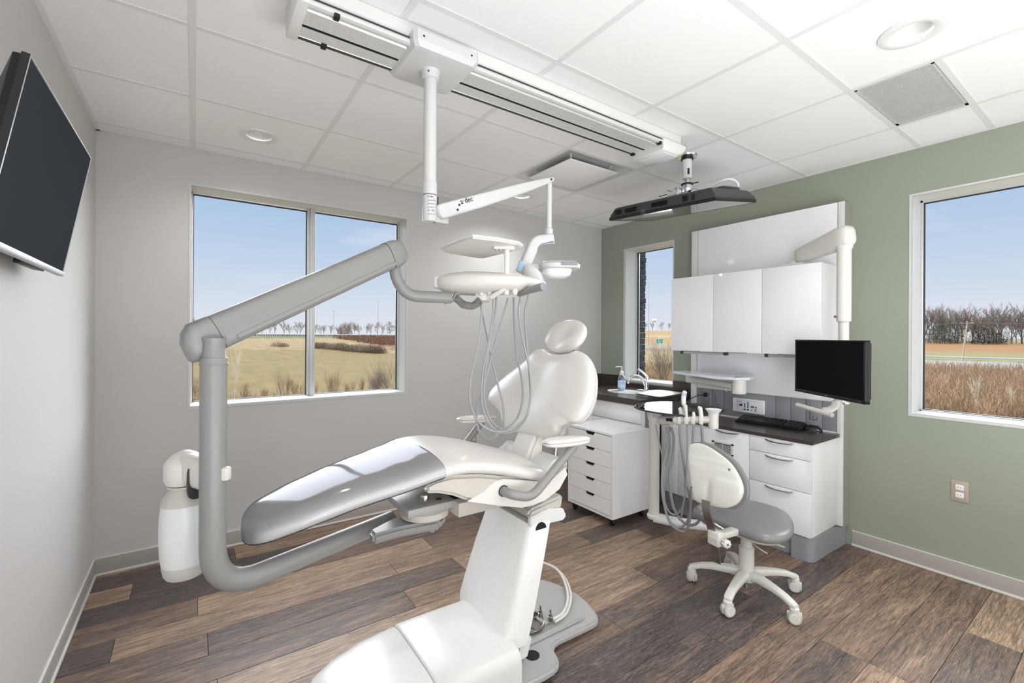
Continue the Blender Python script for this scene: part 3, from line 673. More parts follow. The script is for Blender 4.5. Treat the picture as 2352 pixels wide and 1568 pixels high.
# pedestal column
def colring(x0, x1, z, hw, k=.03):
    a, b, c, d_ = x0, x1, YC-hw, YC+hw
    return [(a, c+k, z), (a+k*.35, c+k*.35, z), (a+k, c, z), (b-k*.3, c, z), (b, c+k*.3, z), (b, d_-k*.3, z), (b-k*.3, d_, z), (a+k, d_, z), (a+k*.35, d_-k*.35, z), (a, d_-k, z)]
cf = lambda z: .985+.30*max(0, z-.17)+.10*max(0, z-.17)**2       # front x
cbk = lambda z: 1.085+.31*max(0, z-.10)
rgs = [colring(cf(.12), cbk(.12), .12, .205), colring(cf(.17), cbk(.17), .17, .205), colring(cf(.25), cbk(.25), .25, .202), colring(cf(.4), cbk(.4), .4, .192), colring(cf(.53), cbk(.53), .53, .18), colring(cf(.57), cbk(.57), .57, .176)]
loft('pedestal', rgs, M['ped'], ch, angle=40)
for s in (-1, 1): extr('pedestal_side', [(1.12, YC, .56), (1.30, YC, .55), (1.315, YC, .565), (1.30, YC, .60), (1.22, YC, .615), (1.12, YC, .60)], 'Y', YC+s*.150, YC+s*.172, M['white'], ch, bev=.004)
for s in (-1, 1): lathe('pivot_recess', [(.0, s*.0), (.028, s*.0), (.028, s*.002), (0, s*.002)], (1.17, YC+s*.1765, .545), M['matblack'], ch, axis='Y')
extr('pedestal_foot', [(1.05, YC, .05), (1.10, YC, .05), (1.125, YC, .125), (1.05, YC, .13)], 'Y', YC-.19, YC+.19, M['white'], ch, bev=.008)
lathe('floor_hole', [(.03, 0), (.03, .0015)], (1.135, 1.485, .0345), M['matblack'], ch)
# junction clamp and tubing on the plate
lathe('junction_ring', [(.082, .0), (.084, .006), (.084, .016), (.078, .02), (.074, .02), (.074, .006), (0, .006)], (1.235, 1.66, .034), M['steel'], ch, n=40)
boxes('junction_webs', [((1.23, 1.59, .038), (1.24, 1.73, .05)), ((1.165, 1.655, .038), (1.305, 1.665, .05))], M['steel'], ch)
box('clamp_ear', (1.285, 1.60, .036), (1.345, 1.66, .052), M['platec'], ch, bev=.006)
for x, yy in ((1.305, 1.648), (1.325, 1.60)):
    lathe('clamp_bolt', [(.011, 0), (.011, .018), (.008, .02), (.008, .032), (.004, .034), (.004, .05)], (x, yy, .05), M['steel'], ch, n=12)
tubes('floor_hoses', [(crom([(1.34, 1.60, .05), (1.42, 1.62, .045), (1.52, 1.70, .05), (1.60, 1.83, .06), (1.62, 1.93, .07), (1.58, 2.03, .07), (1.48, 2.08, .07), (1.38, 2.08, .06)], 6), .007), (crom([(1.34, 1.585, .045), (1.43, 1.61, .042), (1.535, 1.695, .048), (1.612, 1.82, .052), (1.635, 1.93, .055), (1.60, 2.045, .058), (1.49, 2.097, .06), (1.38, 2.10, .05)], 6), .006)], M['offw'], ch)
# under-seat mechanism
extr('seat_shell', [(0.635, 1.42, 0.839), (0.678, 1.42, 0.85), (0.736, 1.42, 0.853), (0.85, 1.42, 0.837), (1.158, 1.42, 0.761), (1.246, 1.42, 0.807), (1.275, 1.42, 0.831), (1.272, 1.42, 0.772), (1.234, 1.42, 0.717), (1.158, 1.42, 0.679), (1.098, 1.42, 0.668), (1.034, 1.42, 0.676), (0.925, 1.42, 0.708), (0.792, 1.42, 0.755), (0.741, 1.42, 0.781), (0.686, 1.42, 0.8), (0.638, 1.42, 0.808)], 'Y', 1.425, 1.885, M['under'], ch, bev=.012, seg=3)
for s in (1.4205, 1.886): extr('side_cover', [(0.792, 1.42, 0.753), (0.859, 1.42, 0.775), (0.906, 1.42, 0.804), (0.945, 1.42, 0.806), (1.163, 1.42, 0.755), (1.251, 1.42, 0.799), (1.265, 1.42, 0.768), (1.222, 1.42, 0.715), (1.142, 1.42, 0.683), (1.034, 1.42, 0.679), (0.925, 1.42, 0.71)], 'Y', s, s+.006, M['offw'], ch, bev=.002)
extr('lift_link', [(1.137, 1.5, 0.625), (1.315, 1.5, 0.651), (1.305, 1.5, 0.596), (1.171, 1.5, 0.581), (1.114, 1.5, 0.598)], 'Y', 1.5, 1.81, M['under'], ch, bev=.01)
box('slide_rail', (.80, 1.50, .665), (1.10, 1.80, .72), M['under'], ch, bev=.008)
box('toe_board_bracket', (.62, 1.54, .69), (.84, 1.77, .72), M['platec'], ch, bev=.008)
lathe('swivel_plate', [(.0, .03), (.05, .03), (.062, .012), (.09, .0), (.09, -.022), (.07, -.03), (0, -.03)], (.715, 1.61, .69), M['under'], ch, n=40)
lathe('swivel_bolt', [(0, .05), (.014, .048), (.016, .03)], (.715, 1.61, .69), M['chrome'], ch, n=16)
lathe('swivel_stud', [(.009, 0), (.009, -.035)], (.735, 1.59, .635), M['chrome'], ch, n=12)
for x, yy in ((.76, 1.585), (.74, 1.66)): lathe('plate_hole', [(.012, .0), (.012, .0015), (0, .0015)], (x, yy, .7205), M['darkgrey'], ch, n=16)
extr('rail_fin', [(0.645, 1.6, 0.665), (0.727, 1.6, 0.656), (0.727, 1.6, 0.617), (0.71, 1.6, 0.613), (0.701, 1.6, 0.63)], 'Y', 1.6, 1.612, M['under'], ch)
# legrest and seat upholstery
ST_ = [(.124, .735, .03, .03), (.132, .750, .085, .042), (.155, .768, .13, .054), (.195, .785, .158, .062), (.28, .813, .182, .068), (.42, .85, .205, .071), (.55, .876, .228, .072), (.63, .893, .240, .072), (.70, .908, .249, .072), (.77, .912, .253, .073), (.85, .902, .256, .074), (.95, .878, .257, .074), (1.05, .846, .254, .074), (1.12, .822, .246, .072), (1.16, .808, .225, .066), (1.18, .800, .18, .05), (1.188, .792, .10, .03)]
def cush(x, zt, hw, th):
    n = 44; r = []
    for k in range(n):
        c, s = sup(2*math.pi*k/n, 3.0); crown = .012*(1-(c)**2)
        r.append((x+.06*th*0, YC+c*hw, zt-th/2+s*th/2+(crown if s > 0 else 0)))
    return r
def interp(tab, n=4):
    P = crom([Vector((a, b, c)) for a, b, c, d_ in tab], n); Q = crom([Vector((a, d_, 0)) for a, b, c, d_ in tab], n)
    return [(p.x, p.y, p.z, q.y) for p, q in zip(P, Q)]
loft('seat_cushion', [cush(*q) for q in interp(ST_)], M['vinyl'], ch)
def film(x, zt, hw, th):
    n = 30; r = []
    for k in range(n):
        a = 2*math.pi*k/n; c, s = sup(a, 3.0); crown = .012*(1-c**2)
        r.append((x, YC+c*(hw+.0025), zt-th/2+s*(th/2+.0025)+(crown if s > 0 else 0)+.0006*math.sin(x*60+5*c)))
    return r
loft('clear_leg_cover', [film(*q) for q in interp(ST_)[0:33]], M['film'], ch)
# backrest
bz = lambda z: 1.2+(z-.84)*.5
BO = [(1.4156, 1.7584, 1.2712), (1.4062, 1.7001, 1.2524), (1.4047, 1.629, 1.2493), (1.4087, 1.5638, 1.2574), (1.4149, 1.5113, 1.2697), (1.4064, 1.4532, 1.2529), (1.3834, 1.3975, 1.2068), (1.3582, 1.3648, 1.1565), (1.3261, 1.3425, 1.0922), (1.2979, 1.3454, 1.0357), (1.2768, 1.3728, 0.9936), (1.2704, 1.4264, 0.9807), (1.2586, 1.4587, 0.9572), (1.2437, 1.4665, 0.9274), (1.2297, 1.5234, 0.8994), (1.2304, 1.6022, 0.9008), (1.2265, 1.7147, 0.8929), (1.2227, 1.7863, 0.8854), (1.2309, 1.8429, 0.9017), (1.2529, 1.8971, 0.9458), (1.2649, 1.9602, 0.9697), (1.274, 2.0386, 0.9881), (1.2869, 2.061, 1.0138), (1.3071, 2.054, 1.0543), (1.3443, 1.9764, 1.1285), (1.3778, 1.8838, 1.1956), (1.4036, 1.8377, 1.2473), (1.4134, 1.809, 1.2668)]
cyb = 1.70
def bend_back(p):
    d_ = (p[1]-cyb)/.33; return (p[0]-.045*d_*d_+.012, p[1], p[2])
def backdent(p):
    u_ = (p.y-1.70); v_ = (p.z-1.02); return 1-.45*math.exp(-(u_/.13)**2)*(.4+.6*math.exp(-(v_/.16)**2))
pillow('backrest', BO, .05, .04, (-1, 0, .5), M['vinyl'], ch, p=3.0, rings=12, dent=backdent, n=5)
SB = [(p[0]+.03, p[1], p[2]-.012) for p in BO]
cy_ = sum(p[1] for p in SB)/len(SB); cz_ = sum(p[2] for p in SB)/len(SB); cx_ = sum(p[0] for p in SB)/len(SB)
SB = [(cx_+(p[0]-cx_)*.97, cy_+(p[1]-cy_)*.97, cz_+(p[2]-cz_)*.97) for p in SB]
pillow('back_shell', SB, .01, .035, (-1, 0, .5), M['white'], ch, p=3, rings=5, n=4)
sup_ = [(1.13, YC, .70), (1.16, YC, .76), (1.19, YC, .84), (1.24, YC, .93), (1.30, YC, .95), (1.27, YC, .86), (1.26, YC, .76), (1.27, YC, .68)]
extr('back_support', sup_, 'Y', YC-.072, YC+.072, M['offw'], ch, bev=.014, seg=3)
tube('back_cylinder', [(1.33, 1.60, .70), (1.36, 1.60, .90)], .012, M['steel'], ch)
lathe('cylinder_boot', [(.022, 0), (.018, .05), (.013, .06)], (1.33, 1.60, .70), M['under'], ch)
extr('rear_cover', [(1.172, 1.42, 0.764), (1.223, 1.42, 0.815), (1.246, 1.42, 0.831), (1.278, 1.42, 0.826), (1.275, 1.42, 0.772), (1.236, 1.42, 0.72), (1.176, 1.42, 0.693)], 'Y', 1.46, 1.85, M['white'], ch, bev=.012, seg=3)
# headrest
HO = [(1.4509, 1.8037, 1.3032), (1.4796, 1.8145, 1.351), (1.5065, 1.7802, 1.3959), (1.5189, 1.7094, 1.4165), (1.5193, 1.6452, 1.4172), (1.507, 1.582, 1.3966), (1.4878, 1.5465, 1.3646), (1.4662, 1.5397, 1.3286), (1.4463, 1.5595, 1.2954), (1.4299, 1.6026, 1.2681), (1.4227, 1.666, 1.2561), (1.4292, 1.7405, 1.267)]
hcy = sum(p[1] for p in HO)/len(HO); hcz = sum(p[2] for p in HO)/len(HO)
pillow('headrest', HO, .034, .03, (-1, 0, .6), M['vinyl'], ch, p=2.4, rings=10, dent=lambda p: 1-.45*math.exp(-((p.y-hcy+ (p.z-hcz)*.6)/.06)**2), n=5)
extr('headrest_stem', [(1.43, YC, 1.20), (1.47, YC, 1.20), (1.53, YC, 1.33), (1.50, YC, 1.345)], 'Y', 1.61, 1.69, M['steel'], ch, bev=.006)
# armrests
def armpad(tips, z, yc, hw):
    x0, x1 = tips; n = 20; t = []
    for k in range(n):
        c, s = sup(2*math.pi*k/n, 2.6); t.append(((x0+x1)/2+c*(x1-x0)/2, yc+s*hw*(1-.15*c), z-.08*(c*(x1-x0)/2)*0))
    return t
def arm(yc, x0, x1, z, pts, slope):
    T[0] = Matrix.Translation(((x0+x1)/2, yc, z)) @ Matrix.Rotation(slope, 4, 'Y') @ Matrix.Translation((-(x0+x1)/2, -yc, 0))
    O = armpad((x0, x1), 0, yc, .036)
    pillow('armrest_pad', O, .016, .004, (0, 0, 1), M['vinyl'], ch, p=2.4, rings=6, smooth_out=True, n=3)
    O2 = [(p[0], p[1], p[2]-.004) for p in O]
    pillow('armrest_base', O2, .002, .017, (0, 0, 1), M['offw'], ch, p=3.4, rings=6, n=3)
    T[0] = Matrix.Identity(4)
    tube('armrest_post', pts, .0175, M['armgrey'], ch, n=18)
arm(1.36, 1.09, 1.325, .928, bend([(.945, 1.43, .762), (.945, 1.375, .762), (1.03, 1.36, .735), (1.245, 1.36, .905)], .06), R(3))
arm(1.985, 1.05, 1.27, .925, bend([(.945, 1.88, .762), (.945, 1.96, .762), (1.03, 1.985, .74), (1.19, 1.985, .905)], .06), R(3))
lathe('post_socket', [(.0215, 0), (.0215, -.002), (.018, -.002)], (.945, 1.4205, .762), M['darkgrey'], ch, axis='Y')

# ------------------------------------------------------------ delivery unit: post, arm, head, hoses, tray
du = thing('delivery_unit', 'grey enamelled delivery arm and white instrument head with hanging hoses, swung over the chair', 'delivery unit', (.05, 1.56, .6))
px0, py0, _z = (0.045, 1.525, 0.948)
pts = bend([Vector((0.625, 1.714, 0.63)), Vector((px0, py0, .62)), Vector((px0, py0, 1.275))], .13, 12)
tube('lower_arm', pts, .033, M['armgrey'], du, n=24)
extr('arm_bracket', [(.60, 1.55), (.74, 1.53), (.79, 1.58), (.77, 1.65), (.70, 1.67), (.60, 1.65), (.50, 1.595), (.50, 1.545)], 'Z', .625, .663, M['armgrey'], du, bev=.01, seg=3)
lathe('post_ring', [(.0345, 0), (.0355, .003), (.0345, .006)], (px0, py0, 1.255), M['armgrey'], du)
lathe('post_head', [(.033, 1.25), (.034, 1.262), (.029, 1.274), (.027, 1.31), (.03, 1.33)], (px0, py0, 0), M['armgrey'], du)
B0 = Vector((0.006, 1.552, 1.321)); B1 = Vector((0.64, 1.704, 1.661))
ax_ = (B1-B0).normalized(); sd = Vector((0, 0, 1)).cross(ax_).normalized(); up_ = ax_.cross(sd)
def ar(t, h, w, e=3.2, dz=0, n=28): return [B0+ax_*(t*(B1-B0).length)+up_*dz+sd*w*sup(2*math.pi*k/n, e)[0]+up_*h*sup(2*math.pi*k/n, e)[1] for k in range(n)]
loft('beam', [ar(.07, .05, .036), ar(.93, .05, .036)], M['armgrey'], du)
loft('lower_end_cap', [ar(-.055, .012, .01, dz=-.03), ar(-.05, .03, .022, dz=-.018), ar(-.03, .044, .032, dz=-.008), ar(0, .052, .037), ar(.068, .0515, .037)], M['armgrey'], du)
loft('upper_end_cap', [ar(.932, .0515, .037), ar(.98, .051, .037), ar(1.01, .045, .033), ar(1.03, .034, .026), ar(1.037, .018, .014)], M['armgrey'], du)
loft('beam_seam', [ar(.12, .008, .0375, 8, -.030), ar(.93, .008, .0375, 8, -.030)], M['armgrey'], du)
for t in (.0695, .9305): loft('cap_gap', [ar(t-.0012, .0505, .0365), ar(t+.0012, .0505, .0365)], M['darkgrey'], du)
jp = [Vector(p) for p in [(0.63, 1.711, 1.644), (0.632, 1.716, 1.564), (0.678, 1.701, 1.494), (0.84, 1.648, 1.491)]]
jp[0].x, jp[0].y = jp[1].x, jp[1].y
tube('curved_pipe', bend(jp, .11, 9), .0225, M['armgrey'], du, n=20)
hdC = Vector((1.001, 1.62, 1.557))
HF = Matrix.Translation(hdC) @ Matrix.Rotation(-YAW-.12, 4, 'Z'); T[0] = HF
def pod(x, hw, zt, zb, e=2.6, n=36):
    r = []
    for k in range(n):
        c, s = sup(2*math.pi*k/n, e); r.append((x, c*hw, (zt if s > 0 else -zb)*abs(s)*(1 if s > 0 else 1) if s > 0 else s*zb))
    return r
pd = [(-.222, .02, .006, .006), (-.215, .05, .018, .02), (-.195, .085, .03, .034), (-.15, .12, .04, .044), (-.08, .145, .045, .047), (.0, .15, .043, .046), (.08, .145, .036, .044), (.15, .13, .026, .04), (.2, .1, .016, .032), (.225, .07, .008, .02), (.235, .03, .003, .008)]
loft('head_body', [pod(*q) for q in pd], M['offw'], du)
box('end_latch', (-.218, -.075, -.024), (-.185, -.03, .026), M['offw'], du, bev=.008, seg=3)
tube('brake_handle', [(.13, -.02, -.045), (.17, -.10, -.04), (.235, -.17, -.032)], [.012, .014, .015], M['armgrey'], du)
lathe('handle_cap', [(.0155, 0), (.0155, .004), (.012, .006), (0, .006)], (.235, -.17, -.032), M['strip'], du, axis=Vector((.65, -.7, .08)))
box('hose_block', (-.05, -.05, -.075), (.0, .05, -.03), M['offw'], du, bev=.01)
for i, x in enumerate((-.02, .015, .05, .085, .12)):
    lathe('hose_socket', [(.011, 0), (.012, -.012), (.009, -.022)], (x, -.06-.008*i, -.032), M['darkgrey'] if i == 9 else M['offw'], du, n=14)
T[0] = Matrix.Identity(4)
# corrugated sleeve and clamp
cs = crom([Vector(p) for p in [(0.855, 1.637, 1.491), (0.883, 1.63, 1.467), (0.921, 1.615, 1.462), (0.95, 1.606, 1.485)]], 14)
tube('corrugated_sleeve', cs, [.0155+.002*(1 if k % 2 else -1) for k in range(len(cs))], M['armgrey'], du, n=16)
tube('pipe_clamp', [(0.811, 1.656, 1.473), (0.847, 1.643, 1.484), (0.86, 1.646, 1.509), (0.885, 1.64, 1.517), (0.953, 1.617, 1.515)], .009, M['armgrey'], du)
# hoses hanging in loops from the head

HB = [[(0.946, 1.585, 1.469), (0.937, 1.579, 1.388), (0.918, 1.58, 1.269), (0.896, 1.584, 1.168), (0.893, 1.586, 1.089), (0.92, 1.591, 1.015), (0.966, 1.583, 0.968), (1.03, 1.574, 0.946), (1.094, 1.553, 0.962), (1.144, 1.542, 1.021), (1.157, 1.534, 1.109), (1.15, 1.538, 1.207), (1.136, 1.548, 1.282), (1.112, 1.553, 1.39), (1.107, 1.556, 1.45), (1.108, 1.543, 1.505)],
      [(0.984, 1.558, 1.505), (0.982, 1.559, 1.424), (0.97, 1.568, 1.321), (0.954, 1.579, 1.223), (0.946, 1.584, 1.134), (0.956, 1.59, 1.047), (0.988, 1.592, 0.98), (1.049, 1.585, 0.937), (1.111, 1.578, 0.944), (1.158, 1.569, 0.992), (1.173, 1.559, 1.072), (1.17, 1.561, 1.167), (1.161, 1.567, 1.286), (1.146, 1.565, 1.428), (1.147, 1.54, 1.516)],
      [(1.01, 1.576, 1.507), (1.007, 1.579, 1.439), (0.99, 1.59, 1.326), (0.976, 1.6, 1.221), (0.97, 1.605, 1.13), (0.98, 1.609, 1.047), (1.015, 1.609, 0.979), (1.069, 1.608, 0.948), (1.129, 1.602, 0.981), (1.162, 1.603, 1.054), (1.162, 1.604, 1.141), (1.136, 1.61, 1.262), (1.115, 1.6, 1.405), (1.101, 1.585, 1.503)],
      [(1.065, 1.574, 1.498), (1.043, 1.589, 1.404), (1.013, 1.611, 1.265), (0.991, 1.626, 1.159), (0.974, 1.638, 1.09), (0.961, 1.647, 1.034), (0.971, 1.653, 0.954), (1.015, 1.646, 0.904), (1.061, 1.638, 0.921), (1.085, 1.633, 0.962), (1.089, 1.643, 1.042), (1.065, 1.647, 1.129), (1.035, 1.656, 1.254), (1.004, 1.654, 1.377), (0.977, 1.637, 1.441), (0.963, 1.622, 1.472)]]
for h in HB: tube('hose', crom(h, 7), .0045, M['hose'], du, n=10)
# tray above the head
tp = [(0.809, 1.682, 1.69), (0.801, 1.483, 1.69), (0.806, 1.418, 1.69), (0.903, 1.406, 1.69), (1.006, 1.414, 1.69), (1.047, 1.448, 1.69), (1.067, 1.499, 1.69), (1.057, 1.754, 1.69), (1.032, 1.77, 1.69), (0.854, 1.733, 1.69)]
extr('tray', tp, 'Z', 1.686, 1.692, M['offw'], du, bev=.002)
E_ = [Vector(p) for p in tp]; cc = sum(E_, Vector())/len(E_)
tube('tray_rim', [cc+(e-cc)*.99+Vector((0, 0, .006)) for e in E_+[E_[0]]], .005, M['white'], du, n=8)
tpp = [Vector(p) for p in [(0.993, 1.478, 1.677), (0.993, 1.478, 1.529), (0.967, 1.546, 1.496)]]; tpp[1].x, tpp[1].y = tpp[0].x, tpp[0].y
tube('tray_post', bend(tpp, .035, 7), .0105, M['offw'], du)
T[0] = Matrix.Translation(tpp[0]) @ Matrix.Rotation(-YAW, 4, 'Z')
box('tray_mount', (-.05, -.02, -.002), (.03, .035, .014), M['white'], du, bev=.003)
for x, yy in ((-.045, -.005), (-.03, -.012), (-.03, .004), (-.015, -.008)): lathe('mount_screw', [(.003, 0), (.003, -.001)], (x, yy, -.002), M['darkgrey'], du, n=8)
T[0] = Matrix.Identity(4)
# bottle holder on the post
bx_, by_, _ = (-0.019, 1.656, 0.799)
lathe('bottle_holder', [(.0, 1.0), (.012, .999), (.03, .990), (.046, .974), (.052, .962), (.052, .92), (.046, .906), (.03, .902), (.0, .902)], (bx_, by_, 0), M['offw'], du, n=36)
dv = Vector((px0-bx_, py0-by_, 0))
tube('holder_neck', [Vector((bx_, by_, .95)), Vector((px0, py0, .95))], 1, M['offw'], du, n=20, sq=(.044, .03, 4))
tube('gap_strip', [Vector((bx_, by_, .925))+dv*.53, Vector((bx_, by_, .925))+dv*.58], 1, M['darkgrey'], du, n=20, sq=(.05, .034, 4))
T[0] = Matrix.Translation((px0, py0, .95)) @ Matrix.Rotation(-YAW, 4, 'Z')
box('side_switch', (.02, -.012, -.015), (.046, .012, .022), M['offw'], du, bev=.006)
T[0] = Matrix.Identity(4)
wb_ = thing('water_bottle', 'white translucent water bottle hanging upright beside the delivery arm post', 'bottle', (bx_, by_, .633))
lathe('bottle_neck', [(.03, .902), (.042, .902), (.043, .895), (.038, .892), (.04, .885), (.052, .868), (.0585, .852), (.0585, .848)], (bx_, by_, 0), M['under'], wb_, n=36)
lathe('bottle_body', [(.057, .849), (.0605, .82), (.0625, .78), (.0625, .74), (.06, .70), (.056, .672), (.055, .668)], (bx_, by_, 0), M['bottle'], wb_, n=40)
lathe('bottle_base', [(.0565, .675), (.056, .665), (.052, .645), (.046, .636), (0, .633)], (bx_, by_, 0), mat('bottle_base', (196, 195, 190), .35), wb_, n=36)
# folded clip on post

# ------------------------------------------------------------ wall panel behind the worktop
XP = 3.375
wp = thing('cabinet_backboard', 'tall glossy white wall panel with a grey lower strip behind the worktop', 'backboard', (3.43, 1.71, .13))
box('carcass', (XP+.004, 1.17, .13), (XG-.001, 2.262, 2.21), mat('panel_side', (150, 152, 142), .4), wp)
box('front_sheet', (XP-.004, 1.209, .935), (XP+.004, 2.205, 2.21), M['gloss'], wp, bev=.001)
for a, b in ((1.17, 1.205), (2.209, 2.262)): box('edge_stile', (XP-.006, a, .14), (XP+.004, b, 2.21), M['white'], wp, bev=.001)
seams = [1.207, 1.289, 1.388, 1.485, 1.585, 1.975, 2.072, 2.168, 2.207]
for a, b in zip(seams[:-1], seams[1:]): box('strip_panel', (XP-.003, a+.0015, .728), (XP+.004, b-.0015, .926), M['strip'], wp, bev=.001)
box('strip_bead', (XP-.006, 1.207, .926), (XP+.004, 2.207, .935), M['cabside'], wp)
box('counter_bead', (XP-.008, 1.207, .7255), (XP-.003, 2.207, .734), M['cabside'], wp)
def socket_plate(y, z, kind):
    w, h = .021, .036
    if kind == 'switch':
        boxes('switch_rocker', [((XP-.0065, y-w, z-h), (XP-.003, y+w, z+h))], M['strip'], wp, bev=.001)
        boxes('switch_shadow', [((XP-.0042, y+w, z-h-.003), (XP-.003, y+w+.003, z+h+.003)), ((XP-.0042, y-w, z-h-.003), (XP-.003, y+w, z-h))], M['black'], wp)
        boxes('small_slot', [((XP-.004, y-.008, z-.058), (XP-.003, y+.006, z-.053))], M['black'], wp)
    else:
        box('socket_face', (XP-.0055, y-w, z-.044), (XP-.003, y+w, z+.044), M['strip'], wp, bev=.002)
        boxes('socket_rim', [((XP-.0045, y-w-.002, z-.046), (XP-.0031, y+w+.002, z-.044)), ((XP-.0045, y-w-.002, z+.044), (XP-.0031, y+w+.002, z+.046)), ((XP-.0045, y-w-.002, z-.044), (XP-.0031, y-w, z+.044)), ((XP-.0045, y+w, z-.044), (XP-.0031, y+w+.002, z+.044))], M['black'], wp)
        sl_ = []
        for s in (-1, 1):
            sl_ += [((XP-.0062, y-.010, z+s*.022-.003), (XP-.005, y-.007, z+s*.022+.008)), ((XP-.0062, y+.006, z+s*.022-.003), (XP-.005, y+.010, z+s*.022+.008)), ((XP-.0062, y-.003, z+s*.022-.013), (XP-.005, y+.003, z+s*.022-.007))]
        boxes('socket_slots', sl_, M['black'], wp)
socket_plate(1.437-.10+.055-.053, .848, 'switch')
E_Y = (3.375, 1.342, 0.817)
socket_plate(E_Y[1], .838, 'socket')
S_Y = (3.375, 2.023, 0.836)
socket_plate(S_Y[1], .845, 'switch')
O_Y = (3.375, 2.121, 0.808)
socket_plate(O_Y[1], .845, 'socket')
# black plug and its cord
pc = thing('power_plug', 'black plug with a thin black cord in the left outlet of the grey strip', 'plug', (XP, O_Y[1], .85))
box('plug_body', (XP-.028, O_Y[1]-.014, .86), (XP-.0062, O_Y[1]+.014, .89), M['black'], pc, bev=.006)
tube('cord', crom([(XP-.022, O_Y[1]+.005, .873), (XP-.05, O_Y[1]+.04, .868), (XP-.08, 2.2, .845), (XP-.10, 2.24, .815), (XP-.09, 2.285, .80), (XP-.04, 2.30, .86), (XP-.035, 2.295, .93), (XP-.03, 2.285, .965), (XP-.02, 2.29, .90), (XP-.02, 2.296, .78), (XP-.02, 2.296, .735)], 6), .0035, M['black'], pc, n=8)

# ------------------------------------------------------------ upper cabinet
XU = 3.13
uc = thing('upper_cabinet', 'glossy white wall cabinet with three doors above the worktop', 'cabinet', (3.25, 1.73, 1.23))
box('carcass', (XU+.004, 1.202, 1.232), (XP-.005, 2.268, 1.80), M['cabside'], uc, bev=.001)
for a, b in ((1.2, 1.5555), (1.5585, 1.908), (1.911, 2.27)):
    dr = box('door', (XU-.016, a, 1.23), (XU+.002, b, 1.80), M['gloss'], uc, bev=.0015)
for a, b in ((2.158, 2.02), (1.80, 1.657), (1.445, 1.30)):
    tube('door_handle', bend([(XU-.012, a, 1.2315), (XU-.022, a-.02, 1.2295), (XU-.022, b+.02, 1.2295), (XU-.012, b, 1.2315)], .01), 1, M['steel'], uc, n=12, sq=(.0025, .007, 3))
for a, b in ((2.235, 1.87), (1.57, 1.22)):
    tube('task_light', [(3.22, a, 1.216), (3.22, b, 1.216)], 1, mat('task_lamp', (190, 188, 184), .4), uc, n=16, sq=(.010, .016, 3))
    for e in (a, b): box('light_end', (3.20, e-.012, 1.204), (3.24, e+.012, 1.2315), M['darkgrey'], uc, bev=.005)
lathe('puck', [(.035, 0), (.033, -.008), (0, -.008)], (3.22, 1.74, 1.232), M['cabside'], uc)

# ------------------------------------------------------------ base cabinets
XF = 3.0
def handle(y0, y1, z, par):
    tube('handle', crom([(XF-.014, y0, z+.002), (XF-.024, y0-.02, z-.003), (XF-.032, (y0+y1)/2, z-.006), (XF-.026, y1+.02, z-.003), (XF-.014, y1, z+.002)], 5), 1, M['steel'], par, n=12, sq=(.003, .008, 2.5))
dc = thing('drawer_cabinet', 'white base cabinet with three drawers under the dark worktop, nearest the green wall', 'cabinet', (3.2, 1.385, 0))
box('carcass', (XF+.002, 1.2, .145), (XP-.006, 1.567, .703), M['cabside'], dc, bev=.001)
for z0, z1 in ((.148, .4085), (.4115, .6015), (.6045, .7025)):
    q = box('drawer', (XF-.016, 1.2, z0), (XF+.0015, 1.5655, z1), M['gloss'], dc, bev=.0015)
    handle(1.462, 1.30, z1-.014, q)
# foot with rounded corner
n8 = [(2.99+.045-.045*math.cos(a), 1.19+.045-.045*math.sin(a)) for a in [math.pi/2*i/8 for i in range(9)]]
extr('rounded_foot', [(2.99, 1.31)]+n8+[(3.30, 1.19), (3.30, 1.31)], 'Z', 0.001, .143, M['toe'], dc, bev=0)
box('rear_foot', (3.302, 1.186, .001), (XG-.012, 1.31, .128), M['toe'], dc)
box('toe_kick', (3.02, 1.312, .001), (3.04, 1.567, .143), M['toe'], dc)
box('foot_gap', (3.005, 1.205, .1432), (3.12, 1.30, .1448), M['black'], dc)
vc = thing('vented_cabinet', 'white base cabinet with a louvred grille in its door, behind the stool', 'cabinet', (3.2, 1.9, 0))
box('carcass', (XF+.002, 1.569, .145), (XP-.006, 2.262, .703), M['cabside'], vc, bev=.001)
dv1 = box('door', (XF-.016, 1.5695, .148), (XF+.0015, 2.105, .7025), M['gloss'], vc, bev=.0015); handle(1.80, 1.64, .69, dv1)
dv2 = box('door', (XF-.016, 2.108, .148), (XF+.0015, 2.26, .7025), M['gloss'], vc, bev=.0015)
gy0_, gy1_, gz0, gz1 = 1.674, 1.83, .533, .612
gr_ = boxes('door_grille', [((XF-.021, gy0_, gz0), (XF-.0155, gy0_+.016, gz1)), ((XF-.021, gy1_-.016, gz0), (XF-.0155, gy1_, gz1)), ((XF-.021, gy0_, gz1-.009), (XF-.0155, gy1_, gz1)), ((XF-.021, gy0_, gz0), (XF-.0155, gy1_, gz0+.009)), ((XF-.021, (gy0_+gy1_)/2-.002, gz0), (XF-.0155, (gy0_+gy1_)/2+.002, gz1))], M['white'], vc)
box('grille_opening', (XF-.0165, gy0_+.015, gz0+.008), (XF-.0158, gy1_-.015, gz1-.008), M['black'], gr_)
boxes('louvres', [((XF-.021, gy0_+.016, gz0+.0125+i*.0078), (XF-.016, gy1_-.016, gz0+.0155+i*.0078)) for i in range(7)], M['white'], gr_)
box('toe_kick', (3.02, 1.569, .001), (3.04, 2.262, .143), M['toe'], vc)
boxes('toe_seam', [((3.0185, 1.90, .001), (3.0205, 1.903, .143)), ((3.0185, 2.04, .001), (3.0205, 2.043, .143))], M['black'], vc)
wk = extr('worktop', [(2.975, 1.188), (XP-.007, 1.188), (XP-.007, 2.29), (3.04, 2.29), (3.04, 2.275), (2.975, 2.262)], 'Z', .7035, .7255, M['brown'], None, bev=.002)
